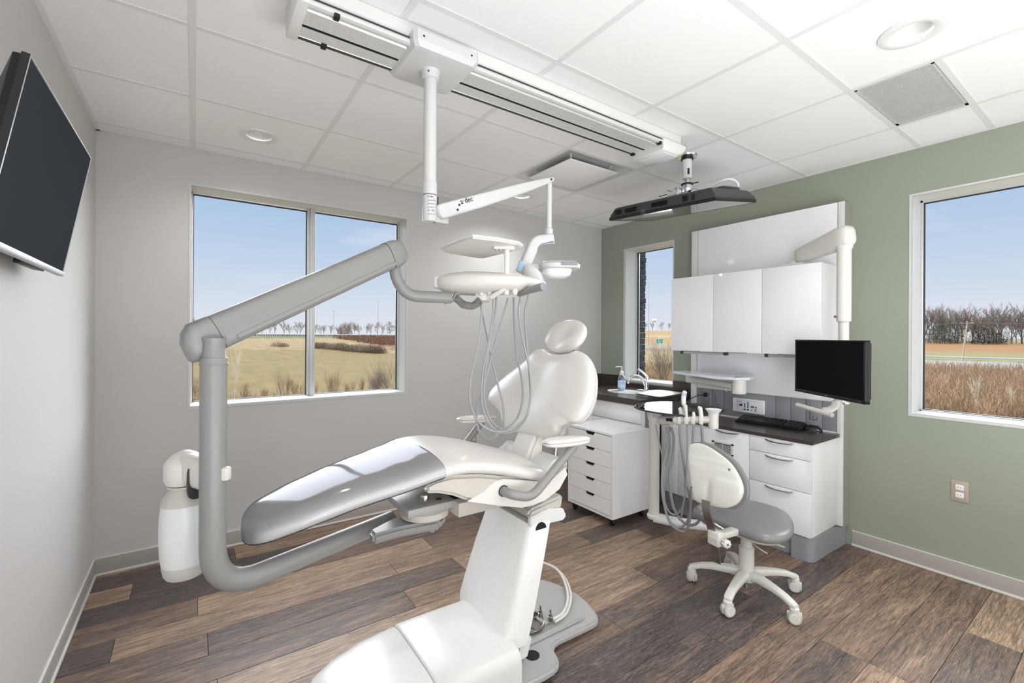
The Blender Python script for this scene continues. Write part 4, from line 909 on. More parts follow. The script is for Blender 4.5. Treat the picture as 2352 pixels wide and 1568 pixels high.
tag(wk, 'dark brown worktop carrying the keyboard and mouse', 'worktop')

# ------------------------------------------------------------ sink cabinet in the corner
XS, YS = 2.84, 2.335
sc_ = thing('sink_cabinet', 'low white sink cabinet in the corner below the narrow window', 'cabinet', (3.15, 2.86, 0))
box('carcass', (XS+.002, YS, .10), (XG-.001, YA-.001, .71), M['cabside'], sc_, bev=.001)
boxes('upper_rim', [((XS+.002, YS, .71), (XS+.02, YA-.001, .80)), ((XS+.02, YS, .71), (XG-.001, YS+.018, .80)), ((XG-.02, YS+.018, .71), (XG-.001, YA-.001, .80))], M['cabside'], sc_)
box('side_panel', (XS+.04, YS-.004, .10), (XG-.11, YS-.0005, .80), M['strip'], sc_)
for a, b in ((YS, 2.85), (2.853, YA-.02)):
    box('upper_panel', (XS-.016, a+.001, .657), (XS+.0015, b, .798), M['gloss'], sc_, bev=.0015)
    box('door', (XS-.016, a+.001, .105), (XS+.0015, b, .652), M['gloss'], sc_, bev=.0015)
box('toe_kick', (XS+.05, YS+.01, .001), (XG-.001, YA-.01, .10), M['toe'], sc_)
# counter with the basin cut-out
cx0, cx1, cy0, cy1 = 2.80, XG-.001, 2.318, YA-.001
SXc, SYc, sa, sb = 3.115, 2.73, .125, .185
bm = bmesh.new(); n = 56; V = {}
angs = sorted(set([2*math.pi*k/n for k in range(n)]+[math.atan2(yy-SYc, xx-SXc) % (2*math.pi) for xx in (cx0, cx1) for yy in (cy0, cy1)])); n = len(angs)
for z in (0, 1):
    for k, t in enumerate(angs):
        ca_, sa_ = math.cos(t), math.sin(t)
        tx = ((cx1-SXc) if ca_ > 0 else (cx0-SXc))/ca_ if abs(ca_) > 1e-9 else 1e9; ty = ((cy1-SYc) if sa_ > 0 else (cy0-SYc))/sa_ if abs(sa_) > 1e-9 else 1e9; q = min(tx, ty)
        rr_ = 1/math.sqrt((ca_/sa)**2+(sa_/sb)**2)
        V[(z, 0, k)] = bm.verts.new((SXc+ca_*rr_, SYc+sa_*rr_, .815+z*.035)); V[(z, 1, k)] = bm.verts.new((SXc+ca_*q, SYc+sa_*q, .815+z*.035))
for k in range(n):
    l_ = (k+1) % n
    for z in (0, 1): bm.faces.new((V[(z, 0, k)], V[(z, 0, l_)], V[(z, 1, l_)], V[(z, 1, k)]))
    for s in (0, 1): bm.faces.new((V[(0, s, k)], V[(0, s, l_)], V[(1, s, l_)], V[(1, s, k)]))
sk = bmobj('sink_worktop', bm, M['brown'], None, org=(3.14, 2.86, .80)); tag(sk, 'dark brown corner worktop with an oval sink and low backsplash', 'worktop')
boxes('front_apron', [((cx0, cy0, .801), (cx0+.018, cy1, .8155)), ((cx0+.018, cy0, .801), (cx1, cy0+.018, .8155))], M['brown'], sk)
boxes('backsplash', [((XG-.018, 3.10, .8505), (XG-.0005, YA-.0005, .951)), ((XG-.018, 2.50, .8505), (XG-.0005, 3.10, .888)), ((XG-.018, 2.318, .8505), (XG-.0005, 2.50, .951)), ((cx0+.02, YA-.018, .8505), (XG-.0185, YA-.0005, .951))], M['brown'], sk)
def ov(k_, z): return [(SXc+sa*k_*math.cos(2*math.pi*i/40), SYc+sb*k_*math.sin(2*math.pi*i/40), z) for i in range(40)]
loft('sink_basin', [ov(1.045, .8512), ov(1.04, .855), ov(.985, .855), ov(.97, .846), ov(.93, .79), ov(.75, .735), ov(.3, .72)], M['ceramic'], sk)
lathe('drain', [(.022, 0), (.02, .003), (0, .002)], (SXc, SYc, .721), M['chrome'], sk)
ft = thing('faucet', 'curved chrome faucet with a raised lever behind the oval sink', 'faucet', (3.30, 2.655, .8505))
box('base_plate', (3.275, 2.60, .851), (3.325, 2.75, .862), M['white'], ft, bev=.005, seg=3)
lathe('body', [(.024, 0), (.022, .03), (.018, .045), (.018, .07)], (3.30, 2.665, .862), M['chrome'], ft)
tube('spout', crom([(3.295, 2.67, .90), (3.27, 2.68, .955), (3.225, 2.70, .985), (3.17, 2.722, .98), (3.14, 2.733, .945)], 6), [.014]*6+[.0125]*12+[.0115]*7, M['chrome'], ft)
lathe('aerator', [(.014, 0), (.014, -.02), (.011, -.022)], (3.14, 2.733, .945), M['chrome'], ft)
tube('lever', crom([(3.30, 2.662, .925), (3.308, 2.66, .97), (3.29, 2.69, 1.01), (3.265, 2.73, 1.045)], 5), 1, M['chrome'], ft, n=12, sq=(.005, .011, 2.5))
sb_ = thing('soap_bottle', 'clear pump bottle of blue hand soap beside the sink', 'bottle', (3.12, 2.94, .851))
bx2, by2, _ = (3.165, 2.832, 0.852)
sb_.location = (bx2, by2, .851); ORG[sb_] = Vector((bx2, by2, .851))
lathe('bottle', [(0, 0), (.03, .0), (.034, .006), (.034, .095), (.031, .118), (.018, .137), (.014, .145)], (bx2, by2, .8515), M['clear'], sb_)
lathe('soap', [(0, 0), (.030, .001), (.0325, .006), (.0325, .085), (0, .085)], (bx2, by2, .853), mat('soap_gel', (205, 222, 232), .15), sb_)
lathe('collar', [(.018, .137), (.019, .14), (.018, .165), (.01, .172), (.007, .19)], (bx2, by2, .8515), M['white'], sb_)
tube('pump_spout', crom([(bx2, by2, 1.04), (bx2, by2, 1.063), (bx2-.03, by2+.02, 1.065), (bx2-.045, by2+.03, 1.06)], 4), .0055, M['white'], sb_, n=8)
T[0] = Matrix.Translation((bx2, by2, .86)) @ Matrix.Rotation(R(-35), 4, 'Z')
lathe('label_band', [(.0347, .02), (.0347, .082)], (0, 0, 0), mat('soap_label', (196, 216, 238), .4), sb_, caps=False)
for i, (s, z) in enumerate((('HAND', .062), ('SOAP', .050), ('250 ml', .006))): text('label_text', s, (-.014, -.0350, z), .010, (1, 0, 0), (0, 0, 1), mat('label_blue', (60, 90, 150), .4), sb_, ext=.0002)
T[0] = Matrix.Identity(4)
st = thing('instrument_tray', 'flat white tray with a dark rim lying across the sink counter corner', 'tray', (3.28, 2.51, .853))
ot = [(2.966, 2.5, 0.872), (3.15, 2.546, 0.872), (3.306, 2.546, 0.872), (3.335, 2.441, 0.872), (3.291, 2.283, 0.872), (3.102, 2.251, 0.872), (2.943, 2.242, 0.872), (2.932, 2.349, 0.872)]
pillow('tray_plate', ot, .003, .003, (0, 0, 1), M['offw'], st, p=8, rings=5, n=4)
oc = crom(ot, 5, True); tube('tray_rim', [p+Vector((0, 0, .002)) for p in oc]+[oc[0]+Vector((0, 0, .002))], .003, M['darkgrey'], st, n=6)
cz = sum(oc, Vector())/len(oc); 
lathe('tray_foot', [(.04, 0), (.05, .018)], (cz.x, cz.y, .851), M['offw'], st)

# ------------------------------------------------------------ rolling drawer unit
ru = thing('rolling_drawer_unit', 'white rolling unit of five drawers with notched grips beside the sink cabinet', 'drawer unit', (2.58, 2.44, 0))
ux0, ux1, uy0, uy1, uz0, uz1 = 2.385, 2.775, 2.21, 2.675, .058, .655
boxes('carcass', [((ux0, uy0, uz1-.014), (ux1, uy1, uz1)), ((ux0, uy0, uz0), (ux1, uy1, uz0+.016)), ((ux0, uy0, uz0+.016), (ux1, uy0+.012, uz1-.014)), ((ux0, uy1-.012, uz0+.016), (ux1, uy1, uz1-.014)), ((ux1-.01, uy0+.012, uz0+.016), (ux1, uy1-.012, uz1-.014))], M['lam'], ru)
za, zb_ = uz0+.020, uz1-.018; dh = (zb_-za)/5; yc_ = (uy0+uy1)/2
for i in range(5):
    z0, z1 = za+i*dh+.0012, za+(i+1)*dh-.0012; a, b = uy0+.0145, uy1-.0145
    O = [(a, z0), (b, z0), (b, z1), (yc_+.055, z1), (yc_+.036, z1-.022), (yc_-.036, z1-.022), (yc_-.055, z1), (a, z1)]
    q = extr('drawer', O, 'X', ux0+.001, ux0+.016, M['lam'], ru, smooth=False)
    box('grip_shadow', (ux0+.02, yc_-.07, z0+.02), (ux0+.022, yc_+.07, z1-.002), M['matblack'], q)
    box('drawer_box', (ux0+.03, a+.01, z0+.006), (ux1-.02, b-.01, z0+.05), M['lam'], q)
    if i in (2, 4): box('red_packet', (ux0+.024, yc_-.04, z0+.05), (ux0+.029, yc_+.01, z1-.016), M['redbit'], q, bev=.002)
for x in (ux0+.04, ux1-.04):
    for yy in (uy0+.04, uy1-.04):
        cst = lathe('caster', [(.0, -.01), (.02, -.01), (.023, -.006), (.023, .006), (.02, .01), (0, .01)], (x, yy, .023), M['black'], ru, axis='X', n=20)
        box('caster_fork', (x-.014, yy-.016, .022), (x+.014, yy+.014, .058), M['black'], ru, bev=.004)

# ------------------------------------------------------------ assistant's unit: post, round smoked table top, holder and hoses
ax0, ay0, _ = (2.47, 1.927, 0.394)
au = thing('assistant_unit', 'white post with round smoked glass top and suction handpieces on a bar', 'assistant unit', (ax0, ay0, 0))
lathe('post', [(.034, .175), (.034, .752), (.0365, .756), (.0365, .79)], (ax0, ay0, 0), M['offw'], au)
lathe('post_head', [(.0345, .785), (.042, .80), (.046, .83), (.046, .855), (.04, .861)], (ax0, ay0, 0), M['white'], au)
lathe('base_foot', [(0, .148), (.04, .15), (.044, .16), (.044, .172), (.034, .18)], (ax0, ay0, 0), M['white'], au)
tube('base_arm', crom([(ax0, ay0, .155), (ax0+.10, ay0-.14, .14), (2.72, 1.66, .128), (2.87, 1.58, .122), (2.992, 1.56, .12)], 6), 1, M['white'], au, n=18, sq=(.026, .042, 3))
for i, (s, z) in enumerate((('CE', .838), ('REF 351', .828), ('SN 0427', .818))): 
    tdir = (Vector((0, 0, 0))-Vector((ax0, ay0, 0))).normalized(); rr2 = Vector((-tdir.y, tdir.x, 0))
    text('rating_label', s, Vector((ax0, ay0, z))+tdir*.0467-rr2*.01, .008, rr2, (0, 0, 1), M['ink'], au, ext=.0002)
tcx, tcy, _ = (2.616, 1.842, 0.868)
tr_ = .275
def tb_(k_, z): return [(tcx+(tr_*k_*sup(2*math.pi*i/64, 2.2)[0]), tcy+(tr_*k_*sup(2*math.pi*i/64, 2.2)[1]), z) for i in range(64)]
loft('table_top', [tb_(.99, .862), tb_(1, .864), tb_(1, .871), tb_(.99, .873)], M['tint'], au, angle=30)
tube('table_edge', [Vector(p) for p in tb_(1.0, .8675)]+[Vector(tb_(1, .8675)[0])], .0055, M['darkgrey'], au, n=8)
tube('table_bracket', [(ax0, ay0, .848), (tcx, tcy, .852)], 1, M['offw'], au, n=14, sq=(.009, .05, 3))
h0 = Vector((2.399, 1.707, 0.833)); h1 = Vector((2.469, 1.511, 0.859)); hd_ = (h1-h0).normalized()
tube('holder_bar', [h0, h1], .021, M['offw'], au, n=20)
lathe('holder_knob', [(0, -.02), (.02, -.018), (.028, -.006), (.028, .006), (.02, .014)], h0, M['white'], au, axis=hd_)
tube('holder_link', crom([Vector((ax0, ay0, .79)), Vector((2.455, 1.815, 0.817)), h0+hd_*.02+Vector((.0, .03, 0))], 6), .021, M['offw'], au)
tube('link_joint', [Vector((2.457, 1.85, 0.801)), Vector((2.443, 1.774, 0.814))], .03, M['offw'], au, n=18)
tube('black_spacer', [h0-hd_*.012, h0-hd_*.045+Vector((0, .02, 0))], .009, M['black'], au)
# handpieces
hp1 = [(2.407, 1.677, 0.842), (2.41, 1.681, 0.876), (2.41, 1.687, 0.899), (2.406, 1.69, 0.909)]
tube('suction_valve', hp1, [.012, .014, .014, .010], M['offw'], au)
lathe('valve_knob', [(.0, -.006), (.009, -.004), (.009, .006), (.006, .01)], Vector((2.401, 1.657, 0.877)), M['offw'], au, axis=Vector((.3, -.8, 0)), n=14)
tube('hygiene_handpiece', crom([Vector(p) for p in [(2.398, 1.635, 0.844), (2.4, 1.645, 0.889), (2.408, 1.664, 0.938), (2.425, 1.676, 0.98), (2.441, 1.678, 1.011)]], 5), [.007]*5+[.010]*5+[.014]*5+[.014]*5+[.006], M['white'], au)
tube('handpiece_black_tip', [(2.443, 1.682, 1.002), (2.454, 1.681, 1.034), (2.463, 1.68, 1.054)], .0045, M['black'], au, n=8)
tube('handpiece_band', [(2.425, 1.674, 0.978), (2.431, 1.677, 0.996)], [.0148, .0135], mat('band_blue', (176, 190, 214), .3), au)
tube('syringe', [(2.398, 1.635, 0.839), (2.394, 1.637, 0.883), (2.39, 1.64, 0.927), (2.389, 1.641, 0.935)], [.008, .009, .011, .010], M['offw'], au)
tube('small_valve', [(2.422, 1.605, 0.846), (2.422, 1.605, 0.877), (2.425, 1.609, 0.894)], [.011, .0105, .007], M['offw'], au)
tube('air_syringe', crom([Vector(p) for p in [(2.433, 1.56, 0.851), (2.429, 1.563, 0.892), (2.427, 1.565, 0.915), (2.427, 1.571, 0.924), (2.425, 1.578, 0.918)]], 5), [.012]*14+[.010]*4+[.007]*3, M['white'], au)
for hx in [(2.399, 1.683, 0.837), (2.407, 1.641, 0.842), (2.427, 1.608, 0.845), (2.433, 1.56, 0.851)]:
    v = Vector(hx); T[0] = Matrix.Translation(v) @ Matrix.Rotation(math.atan2(hd_.y, hd_.x), 4, 'Z')
    box('tool_clip', (-.011, -.026, -.022), (.011, .0, .022), M['offw'], au, bev=.005); T[0] = Matrix.Identity(4)
cup = Vector((2.471, 1.509, 0.854))
lathe('cup_stem', [(.0, -.045), (.026, -.045), (.028, -.035), (.028, .03), (.03, .04)], cup, M['offw'], au)
lathe('cup_funnel', [(.028, .035), (.03, .045), (.042, .06), (.045, .066), (.041, .067), (.03, .055), (.0, .05)], cup, M['white'], au)
HA = [[(2.413, 1.869, 0.779), (2.397, 1.831, 0.675), (2.402, 1.803, 0.575), (2.42, 1.791, 0.658), (2.451, 1.793, 0.752), (2.463, 1.809, 0.776)],
      [(2.412, 1.796, 0.777), (2.411, 1.772, 0.705), (2.391, 1.774, 0.617), (2.365, 1.78, 0.517), (2.348, 1.768, 0.387), (2.353, 1.74, 0.258), (2.371, 1.703, 0.199), (2.392, 1.663, 0.2), (2.407, 1.628, 0.254), (2.401, 1.608, 0.367), (2.392, 1.602, 0.449)],
      [(2.423, 1.788, 0.777), (2.417, 1.768, 0.698), (2.402, 1.766, 0.583), (2.374, 1.774, 0.448), (2.359, 1.76, 0.332), (2.367, 1.73, 0.272), (2.382, 1.695, 0.266), (2.392, 1.663, 0.307), (2.398, 1.647, 0.377), (2.392, 1.639, 0.479)],
      [(2.44, 1.776, 0.776), (2.437, 1.754, 0.704), (2.422, 1.752, 0.583), (2.399, 1.756, 0.483), (2.398, 1.733, 0.318), (2.407, 1.689, 0.241), (2.425, 1.64, 0.213), (2.436, 1.595, 0.232), (2.445, 1.565, 0.279)],
      [(2.39, 1.677, 0.845), (2.384, 1.669, 0.74), (2.388, 1.654, 0.622), (2.397, 1.635, 0.479), (2.404, 1.618, 0.384), (2.406, 1.616, 0.271), (2.401, 1.632, 0.195), (2.392, 1.663, 0.173), (2.355, 1.714, 0.212), (2.35, 1.754, 0.309), (2.354, 1.776, 0.418), (2.385, 1.778, 0.542)],
      [(2.397, 1.635, 0.847), (2.4, 1.633, 0.744), (2.39, 1.628, 0.614), (2.377, 1.625, 0.453), (2.366, 1.633, 0.354), (2.356, 1.64, 0.276)],
      [(2.414, 1.599, 0.85), (2.412, 1.6, 0.788), (2.409, 1.602, 0.715), (2.406, 1.604, 0.617)],
      [(2.423, 1.556, 0.855), (2.426, 1.554, 0.794), (2.438, 1.557, 0.713), (2.437, 1.558, 0.622)]]
for h, r in zip(HA, (.0035, .0075, .006, .0085, .0075, .004, .0075, .0085)): tube('hose', crom(h, 7), r, M['hose'], au, n=10)

# ------------------------------------------------------------ stool
sx0, sy0 = 2.365, 1.254
so = thing('stool', 'grey rolling stool with a cream plastic back shell and five caster feet', 'stool', (sx0, sy0, 0))
lathe('column_sleeve', [(.034, .10), (.037, .115), (.037, .245), (.034, .248)], (sx0, sy0, 0), M['stoolw'], so)
lathe('gas_column', [(.028, .245), (.028, .335), (.022, .34)], (sx0, sy0, 0), M['stoolw'], so)
lathe('column_tip', [(.014, .062), (.014, .035), (0, .035)], (sx0, sy0, 0), M['chrome'], so)
lathe('hub', [(.02, .06), (.05, .08), (.055, .10), (.045, .125), (.036, .13)], (sx0, sy0, 0), M['stoolw'], so)
WH = [(2.229, 1.501), (2.064, 1.197), (2.300, .974), (2.601, 1.113), (2.555, 1.459)]
for i, (x, yy) in enumerate(WH):
    d_ = Vector((x-sx0, yy-sy0, 0)); Ld = d_.length; d_.normalize(); Ld = .268; s_ = Vector((-d_.y, d_.x, 0))
    rgL = []
    for t, z, w, h in ((.03, .107, .03, .024), (.08, .112, .026, .02), (.16, .108, .022, .016), (.22, .098, .020, .014), (Ld-.01, .084, .021, .014), (Ld+.012, .078, .015, .012)):
        c = Vector((sx0, sy0, z))+d_*t; rgL.append([c+s_*w*sup(2*math.pi*k/20, 3.5)[0]+Vector((0, 0, 1))*h*sup(2*math.pi*k/20, 3.5)[1] for k in range(20)])
    lg = loft('base_leg', rgL, M['stoolw'], so)
    c = Vector((sx0, sy0, 0))+d_*Ld
    aang = (R(-40), R(65), R(30), R(20), R(100))[i]
    wd = Vector((math.cos(aang), math.sin(aang), 0))
    cst = lathe('caster', [(.0, -.022), (.026, -.022), (.0295, -.018), (.030, -.008), (.030, -.006), (.016, -.005), (.016, .005), (.030, .006), (.030, .008), (.0295, .018), (.026, .022), (0, .022)], (c.x, c.y, .0302), M['caster'], so, axis=wd, n=28)
    for s in (-1, 1): lathe('hub_cap', [(.0, s*.0245), (.021, s*.024), (.0235, s*.0215)], (c.x, c.y, .0302), M['stoolw'], cst, axis=wd, n=24)
    lathe('caster_housing', [(.02, .04), (.022, .05), (.021, .072), (.016, .078)], (c.x, c.y, 0), M['stoolw'], cst)
    T[0] = Matrix.Translation((c.x, c.y, 0)) @ Matrix.Rotation(aang, 4, 'Z'); box('caster_fork', (-.0045, -.031, .014), (.0045, .031, .056), M['stoolw'], cst, bev=.003); T[0] = Matrix.Identity(4)
# seat: rounded triangle with its point towards the cabinets
seatO = [(2.16, 1.20), (2.165, 1.08), (2.23, 1.02), (2.34, 1.02), (2.47, 1.07), (2.575, 1.15), (2.605, 1.25), (2.575, 1.36), (2.47, 1.43), (2.34, 1.48), (2.23, 1.475), (2.165, 1.42), (2.16, 1.31)]
pillow('seat', [(x, yy, .392) for x, yy in seatO], .047, .028, (0, 0, 1), M['mid'], so, p=3.0, rings=10, n=5)
scx, scy = 2.37, 1.25
pillow('seat_pan', [(scx+(x-scx)*.86, scy+(yy-scy)*.86, .364) for x, yy in seatO], .004, .014, (0, 0, 1), M['stoolw'], so, p=5, rings=5, n=4)
box('mechanism', (sx0-.10, sy0-.045, .328), (sx0+.06, sy0+.045, .354), M['darkgrey'], so, bev=.005)
bkp = ((2.075, 1.235, .60), (1, .10, -.18))
shO = [(2.0888, 1.4082, 0.7729), (2.0934, 1.3937, 0.7906), (2.0985, 1.36, 0.7998), (2.102, 1.3156, 0.7951), (2.104, 1.2507, 0.7697), (2.1037, 1.1919, 0.7356), (2.0994, 1.1485, 0.6873), (2.0927, 1.1235, 0.6366), (2.0844, 1.1269, 0.5919), (2.0753, 1.1502, 0.5547), (2.0669, 1.1899, 0.5301), (2.0614, 1.2315, 0.5222), (2.0571, 1.2704, 0.5202), (2.053, 1.3034, 0.5157), (2.0504, 1.342, 0.5226), (2.0552, 1.3648, 0.5621), (2.0702, 1.3923, 0.6606), (2.0809, 1.4073, 0.7285)]
cuO = [(2.1127, 1.418, 0.7723), (2.1188, 1.3987, 0.7953), (2.126, 1.3452, 0.8055), (2.1296, 1.2893, 0.7944), (2.1308, 1.2161, 0.7605), (2.1292, 1.1667, 0.7243), (2.1241, 1.1291, 0.6751), (2.117, 1.1126, 0.6265), (2.1092, 1.1142, 0.5841), (2.1006, 1.135, 0.5479), (2.0928, 1.1695, 0.5234), (2.0861, 1.219, 0.5141), (2.0794, 1.2795, 0.5105), (2.0725, 1.3476, 0.5097), (2.0774, 1.378, 0.5541), (2.0928, 1.4044, 0.6539), (2.1043, 1.4205, 0.7268)]
bn = Vector((-1, -.10, .18)).normalized()
def shelldent(p):
    # moulded spine: raised middle, stepped shoulders
    sg_ = lambda x: 1/(1+math.exp(-max(-30, min(30, x)))); return 1+.7*sg_((1.262-p.y)/.006)*sg_((.655-p.z)/.006)+.3*sg_((.70-p.z)/.004)+.3*sg_((.735-p.z)/.004)-.35*math.exp(-((p.y-1.285)/.014)**2)*sg_((.64-p.z)/.01)
pillow('back_shell', shO, .013, .006, bn, M['stoolw'], so, p=4.5, rings=26, dent=shelldent, n=8)
pillow('back_cushion', cuO, .006, .05, bn, M['mid'], so, p=3.2, rings=8, n=5)
for q in [(2.0841, 1.1898, 0.7088), (2.0569, 1.1814, 0.5529), (2.044, 1.3652, 0.5834)]: lathe('shell_screw', [(.006, 0), (.005, .002), (0, .001)], Vector(q)+bn*.001, M['steel'], so, axis=bn, n=12)
bb = [Vector(p) for p in [(1.984, 1.248, 0.566), (1.979, 1.245, 0.532), (1.992, 1.242, 0.482), (2.019, 1.241, 0.425), (2.042, 1.237, 0.335), (2.05, 1.231, 0.258)]]
bbd = Vector((.10, -1, 0)).normalized()
rg = [[p+bbd*.019+Vector((-.003, 0, 0)), p-bbd*.019+Vector((-.003, 0, 0)), p-bbd*.019+Vector((.003, 0, 0)), p+bbd*.019+Vector((.003, 0, 0))] for p in crom(bb, 5)]
loft('back_bar', rg, M['steel'], so, angle=30)
bc = Vector((2.025, 1.225, 0.389))
T[0] = Matrix.Translation(bc) @ Matrix.Rotation(R(-8), 4, 'Z')
box('bar_clamp', (-.018, -.032, -.035), (.022, .030, .03), M['stoolw'], so, bev=.005)
box('clamp_rib', (-.0205, -.027, -.006), (-.017, .025, .006), M['stoolw'], so, bev=.001)
box('clamp_arm', (.018, -.02, -.012), (.20, .022, .018), M['stoolw'], so, bev=.005)
T[0] = Matrix.Identity(4)
tube('spring', crom([Vector(p)+Vector((0, 0, 0)) for p in [(2.048, 1.245, 0.443), (2.132, 1.234, 0.393)]], 40), [.006+.003*(k % 2) for k in range(41)], M['steel'], so, n=10)
kn = Vector((2.021, 1.166, 0.381)); kd = Vector((-.45, -.85, .05)).normalized()
ku = kd.orthogonal().normalized(); kw = kd.cross(ku)
def knr(t, r): return [kn+kd*t+(ku*math.cos(2*math.pi*k/48)+kw*math.sin(2*math.pi*k/48))*r*(1+.10*math.cos(2*math.pi*k/48*8)) for k in range(48)]
loft('clamp_knob', [knr(-.012, .016), knr(-.010, .019), knr(.008, .019), knr(.011, .016)], M['stoolw'], so)
tube('knob_stem', [kn-kd*.01, kn-kd*.045], .009, M['stoolw'], so); lathe('knob_hole', [(.0045, 0), (.0045, .001), (0, .001)], kn+kd*.011, M['darkgrey'], so, axis=kd, n=12)
for l_, nm in (([(2.29, 1.233, 0.332), (2.27, 1.186, 0.323), (2.259, 1.144, 0.311), (2.258, 1.096, 0.299)], 0), ([(2.451, 1.229, 0.301), (2.453, 1.204, 0.282), (2.464, 1.159, 0.27), (2.464, 1.109, 0.27)], 1)):
    loft('lever_paddle', [[c+Vector((.577, .0, 0)).normalized()*0+Vector((.6, .8, 0))*w_k*math.cos(2*math.pi*k/14)+Vector((0, 0, 1))*.0035*math.sin(2*math.pi*k/14) for k in range(14)] for c, w_k in zip(crom([Vector(p) for p in l_], 4), (.005, .005, .006, .007, .008, .009, .011, .013, .015, .015, .014, .012, .005))], M['stoolw'], so)

# ------------------------------------------------------------ monitor on its arm, x-ray arm, tray shelf, controls
mo = thing('monitor', 'black flat computer monitor turned towards the chair in front of the white cabinets', 'monitor', (2.8, 1.05, 1.0))
mL, mR = Vector((2.957, 1.276, 0)), Vector((2.642, .824, 0)); md = (mR-mL).normalized(); mn = Vector((md.y, -md.x, 0))
if mn.dot(-mL) < 0: mn = -mn
T[0] = Matrix((md, Vector((0, 0, 1)), -mn)).transposed().to_4x4(); T[0].translation = mL+Vector((0, 0, 1.018)); mw, mh = (mR-mL).length, .31
box('screen', (.008, .018, -.001), (mw-.008, mh-.008, .006), mat('monitor_screen', (26, 27, 30), .8, spec=0), mo)
boxes('bezel', [((0, 0, -.004), (mw, .018, .022)), ((0, mh-.009, -.004), (mw, mh, .022)), ((0, 0, -.004), (.009, mh, .022)), ((mw-.012, 0, -.004), (mw, mh, .022))], M['black'], mo, bev=.002)
box('back_housing', (.01, .02, .007), (mw-.01, mh-.01, .038), M['black'], mo, bev=.008)
boxes('logo', [((mw*.5-.012, .006, -.0046), (mw*.5+.012, .011, -.0038))], M['steel'], mo)
boxes('power_mark', [((mw-.035, .006, -.0046), (mw-.031, .011, -.0038))], M['steel'], mo)
box('mount_block', (mw*.5-.05, .04, .036), (mw*.5+.05, .14, .06), M['offw'], mo, bev=.006)
T[0] = Matrix.Identity(4)
bA, bB = Vector((2.955, 1.264, 0.936)), Vector((2.793, 1.024, 0.926))
tube('arm_bar', [bA, bB], [.0125, .014], M['offw'], mo, n=18)
lathe('bar_cap', [(.014, 0), (.012, .006), (0, .009)], bB, M['platec'], mo, axis=bB-bA)
tube('arm_hook', crom([Vector(p) for p in [(2.936, 1.057, 0.986), (2.921, 1.056, 0.958), (2.899, 1.071, 0.939), (2.869, 1.092, 0.934)]], 6), 1, M['offw'], mo, n=14, sq=(.006, .02, 3))
tube('arm_link', [Vector((2.869, 1.092, 0.934)), bA.lerp(bB, .6)], .008, M['offw'], mo)
mb_ = mL.lerp(mR, .5)-mn*.05; tube('arm_riser', crom([mb_+Vector((0, 0, 1.10)), mb_-mn*.06+Vector((0, 0, 1.04)), Vector((2.936, 1.057, 0.986))], 5), .012, M['offw'], mo)
tube('wall_arm', [mb_-mn*.03+Vector((0, 0, 1.10)), (3.25, 1.30, 1.11), (XP-.006, 1.36, 1.11)], .014, M['offw'], mo)
xr = thing('xray_arm', 'thick warm white equipment arm with hanging tube, right of the upper cabinet', 'equipment arm', (3.087, 1.072, 1.3))
XC = Vector((3.087, 1.072, 0)); XE = Vector((3.259, 1.392, 1.874))
hdv = (XE-Vector((3.087, 1.072, 1.9)))
a0 = Vector((3.087, 1.072, 1.925)); a1 = Vector((XE.x, XE.y, XE.z)); dd = (a1-a0).normalized(); s3 = Vector((0, 0, 1)).cross(dd).normalized(); u3 = dd.cross(s3)
def xa(t, h, w, dz=0): return [a0+dd*t*(a1-a0).length+u3*dz+s3*w*sup(2*math.pi*k/28, 3)[0]+u3*h*sup(2*math.pi*k/28, 3)[1] for k in range(28)]
loft('horizontal_arm', [xa(-.14, .03, .02), xa(-.12, .052, .036), xa(-.06, .064, .046), xa(.05, .067, .048), xa(.14, .066, .047), xa(.9, .052, .038), xa(.98, .048, .034), xa(1.0, .036, .026)], M['offw'], xr)
lathe('arm_foot', [(.04, 0), (.045, -.03), (.045, -.05)], a1+Vector((.01, .03, -.03)), M['white'], xr)
box('mounting_plate', (a1.x-.05, a1.y-.05, 1.802), (XP-.006, a1.y+.1, 1.83), M['white'], xr, bev=.004)
lathe('tube_collar', [(.042, 1.875), (.044, 1.865), (.038, 1.855)], XC, M['white'], xr)
lathe('outer_tube', [(.0365, 1.875), (.0365, 1.436), (.034, 1.433)], XC, M['offw'], xr)
lathe('inner_tube', [(.0265, 1.44), (.0265, 1.06)], XC, M['offw'], xr)
tube('tube_hook', crom([XC+Vector((0, 0, 1.06)), XC+Vector((0, 0, .99)), XC+Vector((-.01, -.01, .96)), XC+Vector((-.03, -.03, .965))], 5), 1, M['offw'], xr, n=12, sq=(.006, .012, 3))
box('tube_catch', (XC.x-.045, XC.y+.02, 1.455), (XC.x-.03, XC.y+.035, 1.47), M['steel'], xr, bev=.002)
sh = thing('swing_shelf', 'white translucent swing shelf on a jointed arm above the grey strip', 'shelf', (3.2, 1.95, .95))
so_ = [(2.727, 1.915, 1.055), (3.033, 1.992, 1.055), (3.179, 1.774, 1.055), (3.039, 1.579, 1.055), (2.923, 1.516, 1.055), (2.667, 1.475, 1.055), (2.604, 1.592, 1.055), (2.651, 1.852, 1.055)]
extr('shelf_plate', [(3.34, 2.285), (3.34, 1.72), (3.24, 1.655), (3.12, 1.64), (3.03, 1.69), (3.0, 1.80), (3.06, 2.05), (3.16, 2.285)], 'Z', 1.043, 1.061, M['shelf'], sh, bev=.003)
hb = Vector((3.095, 1.70, 0))
lathe('shelf_hub', [(.0, .945), (.044, .947), (.046, .955), (.046, 1.044)], hb, M['offw'], sh)
lathe('hub_disc', [(.03, 1.0605), (.03, 1.063), (.024, 1.0635), (0, 1.0615)], hb, M['steel'], sh)
tube('shelf_arm', [(3.095, 1.74, .995), (3.30, 2.215, .995)], 1, M['offw'], sh, n=20, sq=(.024, .024, 2.6))
